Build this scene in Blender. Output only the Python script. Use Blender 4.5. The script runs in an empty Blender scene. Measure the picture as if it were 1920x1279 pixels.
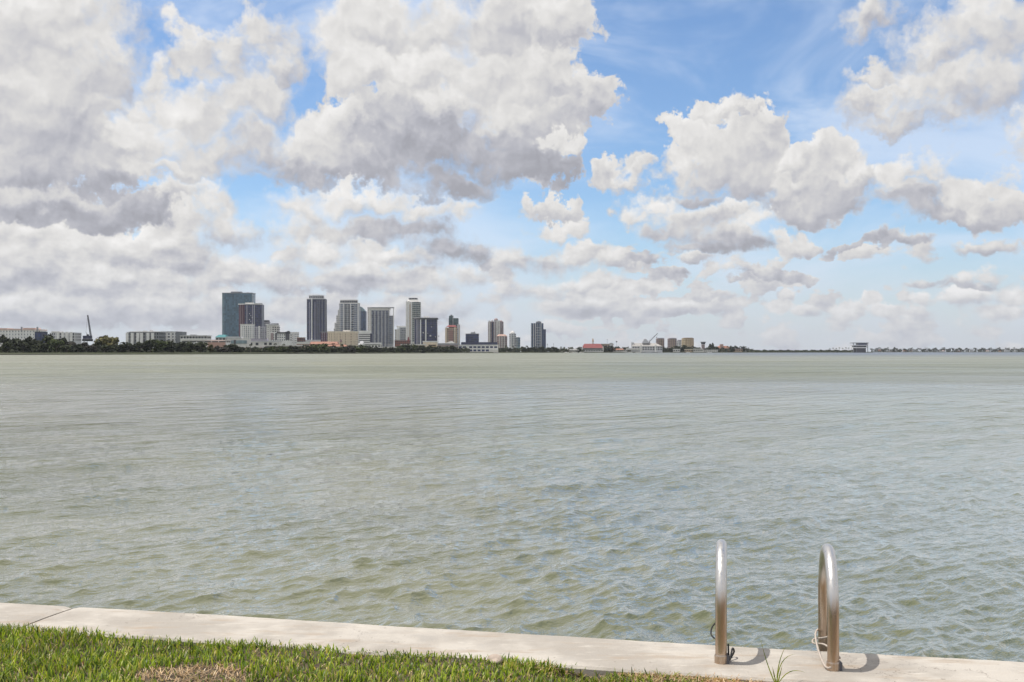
import bpy, bmesh, math, random
import numpy as np
from mathutils import Vector, Matrix

scene = bpy.context.scene
COL = scene.collection
R = math.radians

# ------------------------------------------------------------------ camera
CAM_Z = 2.6                 # eye height above the water (1.45 m above the seawall cap)
FPX = 2000.0                # focal length in photograph pixels (1920 wide)
HOR = 659.5                 # pixel row of the horizon
cam_d = bpy.data.cameras.new('camera')
cam_d.sensor_width = 36.0
cam_d.lens = 36.0 * FPX / 1920.0
cam_d.shift_y = (HOR - 639.5) / 1920.0
cam_d.clip_start = 0.1
cam_d.clip_end = 60000.0
cam = bpy.data.objects.new('camera', cam_d)
cam.location = (0, 0, CAM_Z)
cam.rotation_euler = (R(90), 0, 0)
COL.objects.link(cam)
scene.camera = cam

# ------------------------------------------------------------------ sun, exposure
SUN_EL = R(68.0)
sv = Vector((-0.985 * math.cos(SUN_EL), 0.17 * math.cos(SUN_EL), math.sin(SUN_EL)))
sun_d = bpy.data.lights.new('sun', 'SUN')
sun_d.energy = 3.4
sun_d.angle = R(0.55)
sun_d.color = (1.0, 0.95, 0.87)
sun = bpy.data.objects.new('sun', sun_d)
sun.rotation_euler = sv.to_track_quat('Z', 'Y').to_euler()
COL.objects.link(sun)
vs = scene.view_settings
vs.view_transform = 'Standard'
vs.look = 'None'
vs.exposure = 0.20
vs.gamma = 1.0
vs.use_curve_mapping = False

# ------------------------------------------------------------------ world: Nishita sky with a field of cumulus
world = bpy.data.worlds.new('World')
scene.world = world
world.use_nodes = True
WT = world.node_tree
WT.nodes.clear()
try:
    world.cycles.sampling_method = 'MANUAL'
    world.cycles.sample_map_resolution = 512
except Exception:
    pass

class NB:
    """small node builder"""
    def __init__(s, t): s.t = t
    def n(s, kind, **kw):
        q = s.t.nodes.new(kind)
        for k, v in kw.items(): setattr(q, k, v)
        return q
    def put(s, sock, v):
        if isinstance(v, bpy.types.NodeSocket): s.t.links.new(v, sock)
        elif v is not None: sock.default_value = v
    def m(s, op, a, b=None, c=None, clamp=False):
        q = s.n('ShaderNodeMath', operation=op, use_clamp=clamp)
        for i, v in enumerate((a, b, c)):
            if v is not None: s.put(q.inputs[i], v)
        return q.outputs[0]
    def v(s, op, a, b=None, c=None):
        q = s.n('ShaderNodeVectorMath', operation=op)
        for i, x in enumerate((a, b, c)):
            if x is not None: s.put(q.inputs[i], x)
        return q.outputs['Value'] if op in ('DOT_PRODUCT', 'LENGTH', 'DISTANCE') else q.outputs[0]
    def scale(s, a, f):
        q = s.n('ShaderNodeVectorMath', operation='SCALE')
        s.put(q.inputs[0], a); s.put(q.inputs['Scale'], f)
        return q.outputs[0]
    def noise(s, vec, scale, detail=4, rough=0.5, dims='2D', lac=2.0, col=False, dist=0.0):
        q = s.n('ShaderNodeTexNoise', noise_dimensions=dims)
        s.put(q.inputs['Vector'], vec); q.inputs['Scale'].default_value = scale
        q.inputs['Detail'].default_value = detail; q.inputs['Roughness'].default_value = rough
        q.inputs['Lacunarity'].default_value = lac; q.inputs['Distortion'].default_value = dist
        return q.outputs['Color'] if col else q.outputs[0]
    def mr(s, v, a, b, c, d, smooth=True):
        q = s.n('ShaderNodeMapRange', interpolation_type='SMOOTHSTEP' if smooth else 'LINEAR')
        q.clamp = True
        for i, x in enumerate((v, a, b, c, d)): s.put(q.inputs[i], x)
        return q.outputs[0]
    def mix(s, f, a, b, kind='MIX'):
        q = s.n('ShaderNodeMix', data_type='RGBA', blend_type=kind)
        q.clamp_factor = True
        s.put(q.inputs[0], f)
        s.put(q.inputs[6], a); s.put(q.inputs[7], b)
        return q.outputs[2]
    def mixf(s, f, a, b):
        q = s.n('ShaderNodeMix', data_type='FLOAT')
        q.clamp_factor = True
        s.put(q.inputs[0], f); s.put(q.inputs[2], a); s.put(q.inputs[3], b)
        return q.outputs[0]
    def sep(s, v):
        q = s.n('ShaderNodeSeparateXYZ'); s.put(q.inputs[0], v); return q.outputs
    def comb(s, x, y, z=0.0):
        q = s.n('ShaderNodeCombineXYZ')
        s.put(q.inputs[0], x); s.put(q.inputs[1], y); s.put(q.inputs[2], z); return q.outputs[0]

def azel(px, py):
    """photograph pixel -> compass angle and height angle of that piece of sky"""
    x = (px - 960.0) / FPX; z = (HOR - py) / FPX
    return math.atan2(x, 1.0), math.atan2(z, math.sqrt(1 + x * x))

# cumulus: centre and half size of each puff in the sky (degrees are derived from these), weight
PUFFS = [
 # heavy bank high on the left
 (40, 30, 200, 95, .3), (170, 70, 95, 70, .2), (150, 150, 110, 80, -.1), (40, 190, 140, 90, .0), (120, 260, 130, 80, -.5), (20, 310, 130, 70, -.5),
 (200, 310, 60, 45, -.3), (-80, 130, 160, 200, .0), (190, 205, 60, 50, .1),
 # tall bright cumulus left of centre
 (300, 150, 50, 48, .6), (360, 105, 55, 50, .4), (430, 100, 62, 55, .3), (500, 60, 58, 58, .2), (520, 120, 48, 40, -.1), (350, 200, 95, 70, .5), (460, 190, 95, 75, .2),
 (290, 270, 80, 60, .6), (400, 280, 95, 58, .0), (500, 275, 85, 55, -.2), (590, 280, 75, 50, .3), (640, 240, 52, 40, .5), (330, 325, 80, 28, .2), (560, 325, 110, 28, -.4), (270, 215, 45, 45, .4),
 # great cumulus above the towers
 (640, 75, 52, 62, .6), (700, 35, 80, 60, .3), (810, 40, 105, 75, .2), (930, 50, 105, 80, .0), (1040, 45, 70, 55, .1), (690, 130, 75, 65, .5), (800, 130, 100, 70, .6),
 (910, 140, 100, 70, .4), (1010, 130, 80, 65, .2), (1090, 185, 68, 40, .0), (1000, 205, 90, 50, .1), (740, 205, 80, 48, .0), (860, 210, 90, 45, .3),
 (730, 270, 90, 50, -1.1), (830, 280, 100, 52, -1.5), (930, 280, 100, 50, -1.5), (1000, 310, 75, 38, -1.3), (1035, 268, 42, 34, .7), (850, 340, 105, 30, -1.6), (690, 310, 80, 36, -.7), (960, 235, 80, 30, -.5),
 # banks low on the left
 (60, 375, 130, 40, .1), (140, 400, 150, 32, -1.4), (250, 390, 80, 30, -1.1), (330, 370, 62, 30, .3), (405, 385, 48, 42, .5), (430, 430, 48, 42, .2), (350, 425, 80, 42, .3), (60, 455, 110, 40, .4),
 (140, 465, 55, 32, .8), (230, 465, 90, 42, .5), (340, 480, 100, 36, -.2), (60, 520, 120, 40, -.3), (180, 530, 110, 38, -.1), (300, 530, 110, 36, .0), (430, 500, 60, 32, -.1), (120, 580, 150, 34, -.1), (340, 580, 150, 34, -.1),
 # cumulus over the towers
 (560, 395, 52, 38, .4), (640, 380, 62, 34, .6), (720, 375, 72, 30, .5), (800, 385, 62, 30, .6), (865, 395, 42, 28, .4), (545, 440, 45, 42, .5), (620, 440, 72, 38, .1), (700, 440, 80, 34, -.8), (790, 430, 85, 30, -1.0),
 (600, 480, 72, 30, .5), (690, 475, 60, 26, .6), (830, 470, 70, 32, -1.1), (890, 480, 42, 24, -.8), (770, 490, 60, 20, .2), (530, 520, 80, 34, .0), (640, 525, 90, 28, -.2), (780, 530, 100, 26, .0), (880, 520, 60, 22, .2), (560, 580, 120, 32, -.1), (760, 580, 120, 26, -.1),
 # right-hand cumulus
 (1345, 208, 34, 24, .5), (1385, 215, 28, 26, .4), (1430, 240, 34, 32, .3), (1290, 255, 45, 32, .6), (1340, 270, 62, 45, .4), (1410, 285, 58, 42, .0), (1265, 305, 36, 34, .4), (1330, 325, 68, 38, -.2), (1400, 335, 60, 36, -.5), (1310, 365, 70, 20, -.8),
 (1490, 290, 52, 32, .3), (1560, 295, 55, 34, .3), (1620, 325, 45, 34, .2), (1500, 335, 70, 32, .1), (1580, 350, 62, 28, -.3), (1530, 385, 80, 26, -.6), (1460, 370, 50, 24, -.4),
 (1235, 385, 44, 30, 1.0), (1205, 405, 30, 22, .5), (1290, 410, 52, 28, .3), (1345, 405, 45, 24, .2), (1385, 390, 34, 26, .8), (1430, 408, 34, 28, .8), (1260, 440, 62, 26, -.3), (1340, 445, 72, 26, -.7), (1410, 445, 52, 24, -.4), (1330, 468, 90, 16, -1.0),
 (1480, 452, 26, 22, .3), (1518, 450, 28, 22, .4), (1700, 320, 44, 34, .5), (1745, 320, 40, 32, .3), (1720, 370, 60, 34, -.4), (1790, 355, 50, 36, .4), (1845, 340, 48, 34, .6), (1860, 385, 70, 28, .0), (1910, 365, 45, 40, .3), (1770, 400, 70, 20, -.7), (1915, 250, 36, 34, .4),
 # soft veil high on the right
 (1840, 60, 130, 80, .3), (1740, 90, 90, 60, .2), (1880, 150, 120, 60, .0), (1760, 160, 110, 45, .2), (1640, 190, 80, 26, .1), (1700, 210, 120, 26, -.1), (1620, 155, 50, 20, .2), (1920, 20, 150, 70, .3), (1640, 40, 60, 36, .0),
 # small ones between
 (1040, 380, 45, 26, .3), (1000, 395, 38, 22, .1), (1020, 435, 48, 24, .7), (1075, 420, 36, 26, .6), (1150, 325, 45, 24, .0), (1190, 335, 26, 22, .1), (1080, 475, 62, 22, .4), (1020, 495, 70, 22, -.2), (960, 490, 50, 26, .0), (1140, 495, 40, 22, .5), (1190, 495, 45, 12, -.6), (1315, 495, 40, 13, .0),
 (1440, 515, 55, 10, -.9), (1490, 520, 42, 9, -1.0), (1390, 530, 30, 7, -.7), (1600, 465, 60, 9, -1.0), (1680, 457, 50, 12, -.9), (1840, 457, 50, 15, -.3), (1740, 530, 40, 8, -.7), (1800, 535, 50, 7, -1.0), (1460, 575, 26, 14, .5), (1500, 580, 30, 11, .4), (1470, 553, 15, 14, .8),
 (1590, 578, 36, 16, .6), (1630, 562, 20, 15, .7), (1670, 582, 45, 14, .4), (1740, 556, 20, 12, .6), (1725, 582, 36, 14, .4), (1815, 553, 36, 16, .6), (1900, 553, 36, 20, .6), (1870, 585, 55, 12, .2), (1100, 530, 60, 16, .0), (1000, 545, 80, 22, .2), (1180, 545, 70, 14, .1), (1270, 525, 40, 10, -.3), (1060, 575, 100, 20, .1), (1250, 578, 70, 12, .2), (1330, 558, 45, 8, -.4),
]
def build_world():
    b = NB(WT)
    tc = b.n('ShaderNodeTexCoord')
    d = b.v('NORMALIZE', tc.outputs['Generated'])
    dx, dy, dz = b.sep(d)
    az = b.m('ARCTAN2', dx, dy)
    el = b.m('ARCSINE', dz)
    p = b.comb(az, el, 0.0)
    HAZE = (0.53, 0.565, 0.635, 1)
    LD = (-0.35, 0.94)
    # clear sky
    sky = b.n('ShaderNodeTexSky', sky_type='NISHITA')
    sky.sun_disc = False
    sky.sun_elevation = SUN_EL
    sky.sun_rotation = math.atan2(sv.x, sv.y)
    sky.altitude = 0.0
    sky.air_density = 1.0
    sky.dust_density = 0.3
    sky.ozone_density = 2.2
    skyc = b.v('MULTIPLY', sky.outputs[0], (0.098, 0.110, 0.124))
    cir = b.noise(b.v('MULTIPLY', p, (1.0, 2.4, 1.0)), 4.0, 5, 0.6, dist=0.4)
    skyc = b.mix(b.mr(cir, 0.33, 0.66, 0.0, 0.62), skyc, (0.66, 0.74, 0.86, 1))
    hz = b.mr(el, -0.01, 0.13, 0.82, 0.0)
    hz2 = b.mr(el, -0.02, 0.12, 0.46, 0.0)
    skyc = b.mix(hz, skyc, HAZE)
    def finish(F0, shade, fine, rel, soft):
        dens = b.m('SUBTRACT', 1.10, F0)
        dens = b.m('ADD', dens, fine)
        alpha = b.mr(dens, -0.02, soft, 0.0, 1.0)
        lum = b.m('MULTIPLY_ADD', b.m('TANH', b.m('MULTIPLY', shade, 0.9)), 0.198, 0.582)
        lum = b.m('ADD', lum, rel)
        # thin edges let the light through
        lum = b.m('ADD', lum, b.m('MULTIPLY', b.mr(dens, 0.0, 0.5, 1.0, 0.0), 0.03))
        lum = b.m('MINIMUM', b.m('MAXIMUM', lum, 0.36), 0.82)
        warm = b.mr(lum, 0.40, 0.66, 0.0, 1.0)
        ccol = b.mix(warm, (0.93, 0.94, 1.045, 1), (1.0, 0.985, 0.97, 1))
        cloud = b.v('MULTIPLY', ccol, b.comb(lum, lum, lum))
        cloud = b.mix(hz2, cloud, HAZE)
        bg = b.n('ShaderNodeBackground')
        b.put(bg.inputs[0], b.mix(alpha, skyc, cloud))
        return bg.outputs[0]
    # ---- the sky before the seawall
    w1 = b.scale(b.v('SUBTRACT', b.noise(p, 14.0, 2, 0.5, col=True), (0.5, 0.5, 0.5)), 0.060)
    w2 = b.scale(b.v('SUBTRACT', b.noise(p, 58.0, 4, 0.60, col=True), (0.5, 0.5, 0.5)), 0.036)
    lowf = b.mr(el, 0.02, 0.17, 0.25, 1.0)
    w = b.scale(b.v('ADD', w1, w2), lowf)
    pw = b.v('MULTIPLY_ADD', w, (1.0, 1.0, 0.0), p)
    pn = b.v('MULTIPLY_ADD', w, (0.35, 0.35, 0.0), p)
    na = b.noise(pn, 36.0, 7, 0.60)
    ns = b.noise(pn, 30.0, 3, 0.55)
    nl = b.noise(b.v('ADD', pn, (LD[0] * 0.009, LD[1] * 0.009, 0.0)), 30.0, 3, 0.55)
    big = b.noise(pn, 12.0, 3, 0.55)
    soft = b.mr(b.noise(p, 6.0, 1, 0.5), 0.38, 0.62, 0.20, 0.85)
    fine = b.m('ADD', b.m('MULTIPLY_ADD', na, 1.25, -0.625), b.m('MULTIPLY_ADD', big, 0.7, -0.35))
    rel = b.m('MULTIPLY', b.m('SUBTRACT', ns, nl), 0.34)
    rel = b.m('ADD', rel, b.m('MULTIPLY_ADD', big, 0.10, -0.05))
    # one puff: how near (F), how much it counts here (W), how sunlit this side of it is (T)
    g = bpy.data.node_groups.new('cumulus_puff', 'ShaderNodeTree')
    for nm, kd in (('P', 'Vector'), ('S', 'Vector'), ('O', 'Vector'), ('tone', 'Float'), ('F', 'Float'), ('W', 'Float'), ('T', 'Float')):
        g.interface.new_socket(nm, in_out='INPUT', socket_type='NodeSocket' + kd)
    for nm in ('F', 'W', 'T'):
        g.interface.new_socket(nm, in_out='OUTPUT', socket_type='NodeSocketFloat')
    gb = NB(g)
    gi, go = gb.n('NodeGroupInput'), gb.n('NodeGroupOutput')
    q = gb.v('MULTIPLY_ADD', gi.outputs['P'], gi.outputs['S'], gi.outputs['O'])
    L = gb.v('LENGTH', q)
    g.links.new(gb.m('SMOOTH_MIN', gi.outputs['F'], L, 0.25), go.inputs[0])
    ww = gb.m('MAXIMUM', gb.m('SUBTRACT', 1.6, L), 0.0)
    ww = gb.m('POWER', ww, 8.0)
    g.links.new(gb.m('ADD', gi.outputs['W'], ww), go.inputs[1])
    sh = gb.m('MULTIPLY_ADD', gb.v('DOT_PRODUCT', q, (-0.35, 0.95, 0.0)), 1.0, gi.outputs['tone'])
    g.links.new(gb.m('MULTIPLY_ADD', ww, sh, gi.outputs['T']), go.inputs[2])
    # many small flat clouds far off, low over the water
    lp = b.v('MULTIPLY', p, (1.0, 1.7, 1.0))
    la = b.mr(el, 0.085, 0.13, 0.0, 3.0)
    ln = b.noise(lp, 21.0, 5, 0.55)
    cover = b.mr(az, -0.5, 0.40, 3.22, 3.55, smooth=False)
    ll = b.noise(b.v('ADD', lp, (-0.003, 0.011, 0.0)), 21.0, 4, 0.55)
    lrel = b.m('MULTIPLY', b.m('SUBTRACT', ln, ll), b.mr(el, 0.07, 0.14, 0.60, 0.0))
    rel = b.m('ADD', rel, lrel)
    lowF = b.m('ADD', b.m('MULTIPLY_ADD', ln, -5.0, cover), la)
    def fields(lst):
        f, wt, t = lowF, 0.05, 0.0
        for (a, e, sx, sy, tone) in lst:
            q = b.n('ShaderNodeGroup', node_tree=g)
            b.put(q.inputs['P'], pw)
            q.inputs['S'].default_value = (sx, sy, 0.0)
            q.inputs['O'].default_value = (-a * sx, -e * sy, 0.0)
            q.inputs['tone'].default_value = tone
            b.put(q.inputs['F'], f); b.put(q.inputs['W'], wt); b.put(q.inputs['T'], t)
            f, wt, t = q.outputs
        return f, b.m('DIVIDE', t, wt)
    puffs = [azel(x, y) + (FPX / rx / 1.12, FPX / ry / 1.12, t) for (x, y, rx, ry, t) in PUFFS]
    edges = [-0.62, -0.33, -0.22, -0.11, 0.0, 0.11, 0.22, 0.33, 0.62]
    shader = None
    for k in range(len(edges) - 1):
        lo, hi = edges[k], edges[k + 1]
        lst = [q for q in puffs if q[0] + 1.7 / q[2] + 0.03 > lo and q[0] - 1.7 / q[2] - 0.03 < hi]
        lst = [(a, e, sx * (1 + 2e-5 * k), sy, t) for (a, e, sx, sy, t) in lst]   # keeps each strip's puffs apart for the shader compiler
        F, shade = fields(lst)
        s = finish(F, shade, fine, rel, soft)
        if shader is None: shader = s
        else:
            mx = b.n('ShaderNodeMixShader')
            b.put(mx.inputs[0], b.m('GREATER_THAN', az, lo))
            WT.links.new(shader, mx.inputs[1]); WT.links.new(s, mx.inputs[2])
            shader = mx.outputs[0]
    # ---- the rest of the dome: the same broken cumulus
    def dome(off, det): return b.noise(b.v('ADD', d, off), 3.0, det, 0.56, dims='3D')
    n0 = dome((0, 0, 0), 6)
    n1 = dome((-0.02, 0.0, 0.07), 3)
    G0 = b.m('MULTIPLY_ADD', n0, -5.5, 3.20)
    G1 = b.m('MULTIPLY_ADD', n1, -5.5, 3.45)
    dome_s = finish(G0, b.m('MULTIPLY_ADD', G1, 0.8, -0.1), 0.0, 0.0, 0.6)
    out = b.m('MAXIMUM', b.mr(b.m('ABSOLUTE', az), 0.47, 0.56, 0.0, 1.0), b.mr(el, 0.335, 0.42, 0.0, 1.0))
    mx = b.n('ShaderNodeMixShader')
    b.put(mx.inputs[0], out)
    WT.links.new(shader, mx.inputs[1]); WT.links.new(dome_s, mx.inputs[2])
    o = b.n('ShaderNodeOutputWorld')
    WT.links.new(mx.outputs[0], o.inputs[0])
build_world()

# ------------------------------------------------------------------ helpers
def link(o, parent=None):
    COL.objects.link(o)
    if parent is not None: o.parent = parent
    return o
def tag(o, label=None, cat=None, group=None, kind=None):
    if label: o['label'] = label
    if cat: o['category'] = cat
    if group: o['group'] = group
    if kind: o['kind'] = kind
    return o
def empty(name, loc, label=None, cat=None, group=None, rz=0.0):
    o = bpy.data.objects.new(name, None)
    o.empty_display_size = 0.3
    o.location = loc
    o.rotation_euler = (0, 0, rz)
    link(o)
    return tag(o, label, cat, group)
class MB:
    """collects faces; build() links them as one mesh object"""
    def __init__(s): s.v = []; s.f = []
    def quad(s, a, b, c, d):
        n = len(s.v); s.v += [tuple(a), tuple(b), tuple(c), tuple(d)]; s.f.append((n, n + 1, n + 2, n + 3))
    def tri(s, a, b, c):
        n = len(s.v); s.v += [tuple(a), tuple(b), tuple(c)]; s.f.append((n, n + 1, n + 2))
    def box(s, x0, x1, y0, y1, z0, z1):
        s.prism([(x0, y0), (x1, y0), (x1, y1), (x0, y1)], z0, z1)
    def prism(s, pts, z0, z1, top=None):
        """pts: counter-clockwise (from above) footprint; top: optional other footprint for the upper ring"""
        n = len(s.v); k = len(pts); tp = top or pts
        s.v += [(x, y, z0) for x, y in pts] + [(x, y, z1) for x, y in tp]
        for i in range(k):
            j = (i + 1) % k
            s.f.append((n + i, n + j, n + k + j, n + k + i))
        s.f.append(tuple(n + k + i for i in range(k)))
        s.f.append(tuple(n + k - 1 - i for i in range(k)))
    def bar(s, a, b, r0, r1=None, n=6):
        """tapered round bar between two points"""
        a = Vector(a); b = Vector(b); r1 = r0 if r1 is None else r1
        d = (b - a).normalized()
        u = d.orthogonal().normalized(); w = d.cross(u)
        m = len(s.v)
        for p, r in ((a, r0), (b, r1)):
            for i in range(n):
                t = 2 * math.pi * i / n
                s.v.append(tuple(p + (u * math.cos(t) + w * math.sin(t)) * r))
        for i in range(n):
            j = (i + 1) % n
            s.f.append((m + i, m + j, m + n + j, m + n + i))
        s.f.append(tuple(m + n + i for i in range(n)))
        s.f.append(tuple(m + n - 1 - i for i in range(n)))
    def tube(s, pts, r, n=12, radii=None):
        pts = [Vector(p) for p in pts]; m = len(s.v)
        u = None
        for i, p in enumerate(pts):
            d = (pts[min(i + 1, len(pts) - 1)] - pts[max(i - 1, 0)]).normalized()
            if u is None: u = d.orthogonal().normalized()
            u = (u - d * u.dot(d)).normalized(); w = d.cross(u)
            rr = radii[i] if radii else r
            for k in range(n):
                t = 2 * math.pi * k / n
                s.v.append(tuple(p + (u * math.cos(t) + w * math.sin(t)) * rr))
        for i in range(len(pts) - 1):
            for k in range(n):
                l = (k + 1) % n
                s.f.append((m + i * n + k, m + i * n + l, m + (i + 1) * n + l, m + (i + 1) * n + k))
        s.f.append(tuple(m + n - 1 - k for k in range(n)))
        e = m + (len(pts) - 1) * n
        s.f.append(tuple(e + k for k in range(n)))
    def mesh(s, name, mat, smooth=False):
        me = bpy.data.meshes.new(name)
        me.from_pydata(s.v, [], s.f)
        if smooth: me.polygons.foreach_set('use_smooth', [True] * len(me.polygons))
        me.materials.append(mat); me.update()
        return me
    def build(s, name, mat, parent=None, smooth=False, kind=None):
        o = bpy.data.objects.new(name, s.mesh(name, mat, smooth))
        link(o, parent)
        if kind: o['kind'] = kind
        return o

def material(name):
    m = bpy.data.materials.new(name); m.use_nodes = True
    t = m.node_tree; t.nodes.clear()
    b = NB(t)
    p = b.n('ShaderNodeBsdfPrincipled'); o = b.n('ShaderNodeOutputMaterial')
    t.links.new(p.outputs[0], o.inputs[0])
    return m, b, p, o
def plain(name, col, rough=0.7, var=0.10, scale=0.25, metal=0.0, island=0.0, spec=0.5):
    """painted or cast surface with slow stains; island > 0 varies piece by piece"""
    m, b, p, o = material(name)
    g = b.n('ShaderNodeNewGeometry')
    n = b.noise(g.outputs['Position'], scale, 4, 0.6, dims='3D')
    f = b.mr(n, 0.25, 0.75, 1.0 - var, 1.0 + var)
    if island > 0:
        f = b.m('MULTIPLY', f, b.mr(g.outputs['Random Per Island'], 0.0, 1.0, 1.0 - island, 1.0 + island, smooth=False))
    c = b.v('MULTIPLY', tuple(col), b.comb(f, f, f))
    b.put(p.inputs['Base Color'], c)
    p.inputs['Roughness'].default_value = rough
    p.inputs['Metallic'].default_value = metal
    p.inputs['Specular IOR Level'].default_value = spec
    return m

def X(px, Y): return (px - 960.0) / FPX * Y
def Z(py, Y): return CAM_Z + (HOR - py) / FPX * Y

M = {}
def mk(k, col, **kw): M[k] = plain(k, col, **kw)
mk('white_wall', (0.84, 0.83, 0.81)); mk('off_white', (0.72, 0.70, 0.67)); mk('grey_wall', (0.36, 0.36, 0.38)); mk('light_grey', (0.60, 0.60, 0.62))
mk('dark_grey', (0.09, 0.09, 0.105)); mk('cream', (0.86, 0.75, 0.60)); mk('tan', (0.48, 0.36, 0.26)); mk('pink_wall', (0.52, 0.33, 0.27))
mk('mauve', (0.36, 0.28, 0.28)); mk('brick', (0.26, 0.11, 0.08)); mk('terracotta', (0.34, 0.16, 0.11)); mk('red_roof', (0.24, 0.06, 0.06))
mk('navy', (0.03, 0.036, 0.085), rough=0.35); mk('maroon', (0.12, 0.055, 0.085)); mk('lilac', (0.40, 0.38, 0.44)); mk('teal_roof', (0.04, 0.20, 0.22)); mk('gold_wall', (0.46, 0.34, 0.18))
mk('black_metal', (0.025, 0.025, 0.03), rough=0.5); mk('steel_grey', (0.22, 0.23, 0.25), rough=0.5); mk('concrete_far', (0.42, 0.40, 0.38)); mk('salmon', (0.78, 0.52, 0.44)); mk('blue_panel', (0.035, 0.05, 0.11))
def glass(k, col, island=0.45, rough=0.22): M[k] = plain(k, col, rough=rough, var=0.12, scale=0.03, island=island, spec=0.6)
glass('glass_teal', (0.060, 0.135, 0.20), island=0.34); glass('glass_navy', (0.025, 0.036, 0.11), island=0.6); glass('glass_blue', (0.05, 0.085, 0.16), island=0.6); glass('glass_dark', (0.03, 0.033, 0.045))
glass('glass_grey', (0.15, 0.165, 0.205), island=0.6); glass('glass_green', (0.06, 0.10, 0.11), island=0.5); glass('glass_pale', (0.22, 0.30, 0.33), island=0.3)

# ------------------------------------------------------------------ seawall frame of reference
W_O = Vector((0.0, 5.535, 0.0)); W_T = Vector((0.976, -0.2177, 0.0)); W_N = Vector((0.2177, 0.976, 0.0))
CAP_Z = 1.15; CAP_W = 0.53
def wp(s_, w_, z_): return W_O + W_T * s_ + W_N * w_ + Vector((0, 0, z_))

# ------------------------------------------------------------------ water
def make_water_material():
    m, b, p, o = material('bay_water')
    g = b.n('ShaderNodeNewGeometry'); pos = g.outputs['Position']
    x, y, z = b.sep(pos)
    # the bottom shows through: pale sand banks, sea grass, and the deep channel far out on the right
    n1 = b.noise(b.v('MULTIPLY', pos, (0.012, 0.03, 0.0)), 1.0, 4, 0.55)
    n2 = b.noise(b.v('MULTIPLY', pos, (0.10, 0.22, 0.0)), 1.0, 3, 0.5)
    sand = (0.135, 0.147, 0.054, 1); weed = (0.090, 0.101, 0.038, 1); deep = (0.06, 0.08, 0.11, 1); bank = (0.195, 0.196, 0.108, 1)
    c = b.mix(b.mr(n1, 0.35, 0.65, 0.0, 1.0), sand, weed)
    c = b.mix(b.mr(n2, 0.4, 0.7, 0.0, 0.5), c, bank)
    y0 = y
    y = b.m('MULTIPLY', y, b.mr(b.noise(b.v('MULTIPLY', pos, (0.006, 0.02, 0.0)), 1.0, 3, 0.6), 0.3, 0.7, 0.7, 1.35))
    far = b.m('MULTIPLY', b.mr(y, 70.0, 420.0, 0.0, 1.0), b.mr(y, 500.0, 1200.0, 1.0, 0.5))
    c = b.mix(far, c, bank)
    mid = b.m('MULTIPLY', b.mr(y, 38.0, 60.0, 0.0, 1.0), b.mr(y, 85.0, 140.0, 1.0, 0.0))
    c = b.mix(b.m('MULTIPLY', mid, 0.5), c, (0.14, 0.145, 0.11, 1))
    chan = b.m('MULTIPLY', b.mr(y, 420.0, 1100.0, 0.0, 1.0), b.mr(b.m('DIVIDE', x, y), 0.03, 0.28, 0.0, 1.0))
    c = b.mix(chan, c, deep)
    y = y0
    b.put(p.inputs['Base Color'], c)
    p.inputs['IOR'].default_value = 1.42
    # ripples too fine for the mesh; farther out the unresolved chop roughens the surface
    r = b.mr(y, 8.0, 120.0, 0.015, 0.42, smooth=False)
    patch = b.noise(b.v('MULTIPLY', pos, (0.02, 0.06, 0.0)), 1.0, 3, 0.5)
    r = b.m('MULTIPLY', r, b.mr(patch, 0.3, 0.7, 0.8, 1.2))
    b.put(p.inputs['Roughness'], r); b.put(p.inputs['Coat Roughness'], r)
    p.inputs['Coat Weight'].default_value = 1.0; p.inputs['Coat IOR'].default_value = 1.55
    ax = Vector((0.73, -0.68, 0))           # the way the chop runs
    rot = b.n('ShaderNodeVectorRotate'); rot.rotation_type = 'Z_AXIS'
    b.put(rot.inputs['Vector'], pos); rot.inputs['Angle'].default_value = math.atan2(0.68, 0.73)
    h1 = b.noise(b.v('MULTIPLY', rot.outputs[0], (2.6, 1.05, 0.0)), 1.0, 5, 0.62)
    h2 = b.noise(b.v('MULTIPLY', rot.outputs[0], (9.0, 5.0, 0.0)), 1.0, 3, 0.6)
    h3 = b.noise(b.v('MULTIPLY', rot.outputs[0], (0.75, 0.20, 0.0)), 1.0, 3, 0.6)
    h = b.m('ADD', b.m('ADD', b.m('MULTIPLY', h1, 0.22), b.m('MULTIPLY', h2, 0.045)), b.m('MULTIPLY', h3, b.mr(y, 14.0, 45.0, 0.0, 1.05)))
    h4 = b.noise(b.v('MULTIPLY', rot.outputs[0], (0.22, 0.05, 0.0)), 1.0, 4, 0.6)
    h = b.m('ADD', h, b.m('MULTIPLY', h4, b.mr(y, 40.0, 160.0, 0.0, 3.4)))
    bu = b.n('ShaderNodeBump'); bu.inputs['Strength'].default_value = 1.0
    b.put(bu.inputs['Distance'], b.mr(y, 8.0, 45.0, 0.20, 0.95, smooth=False))
    b.put(bu.inputs['Height'], h)
    b.put(p.inputs['Normal'], bu.outputs[0]); b.put(p.inputs['Coat Normal'], bu.outputs[0])
    return m
M['water'] = make_water_material()
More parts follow.
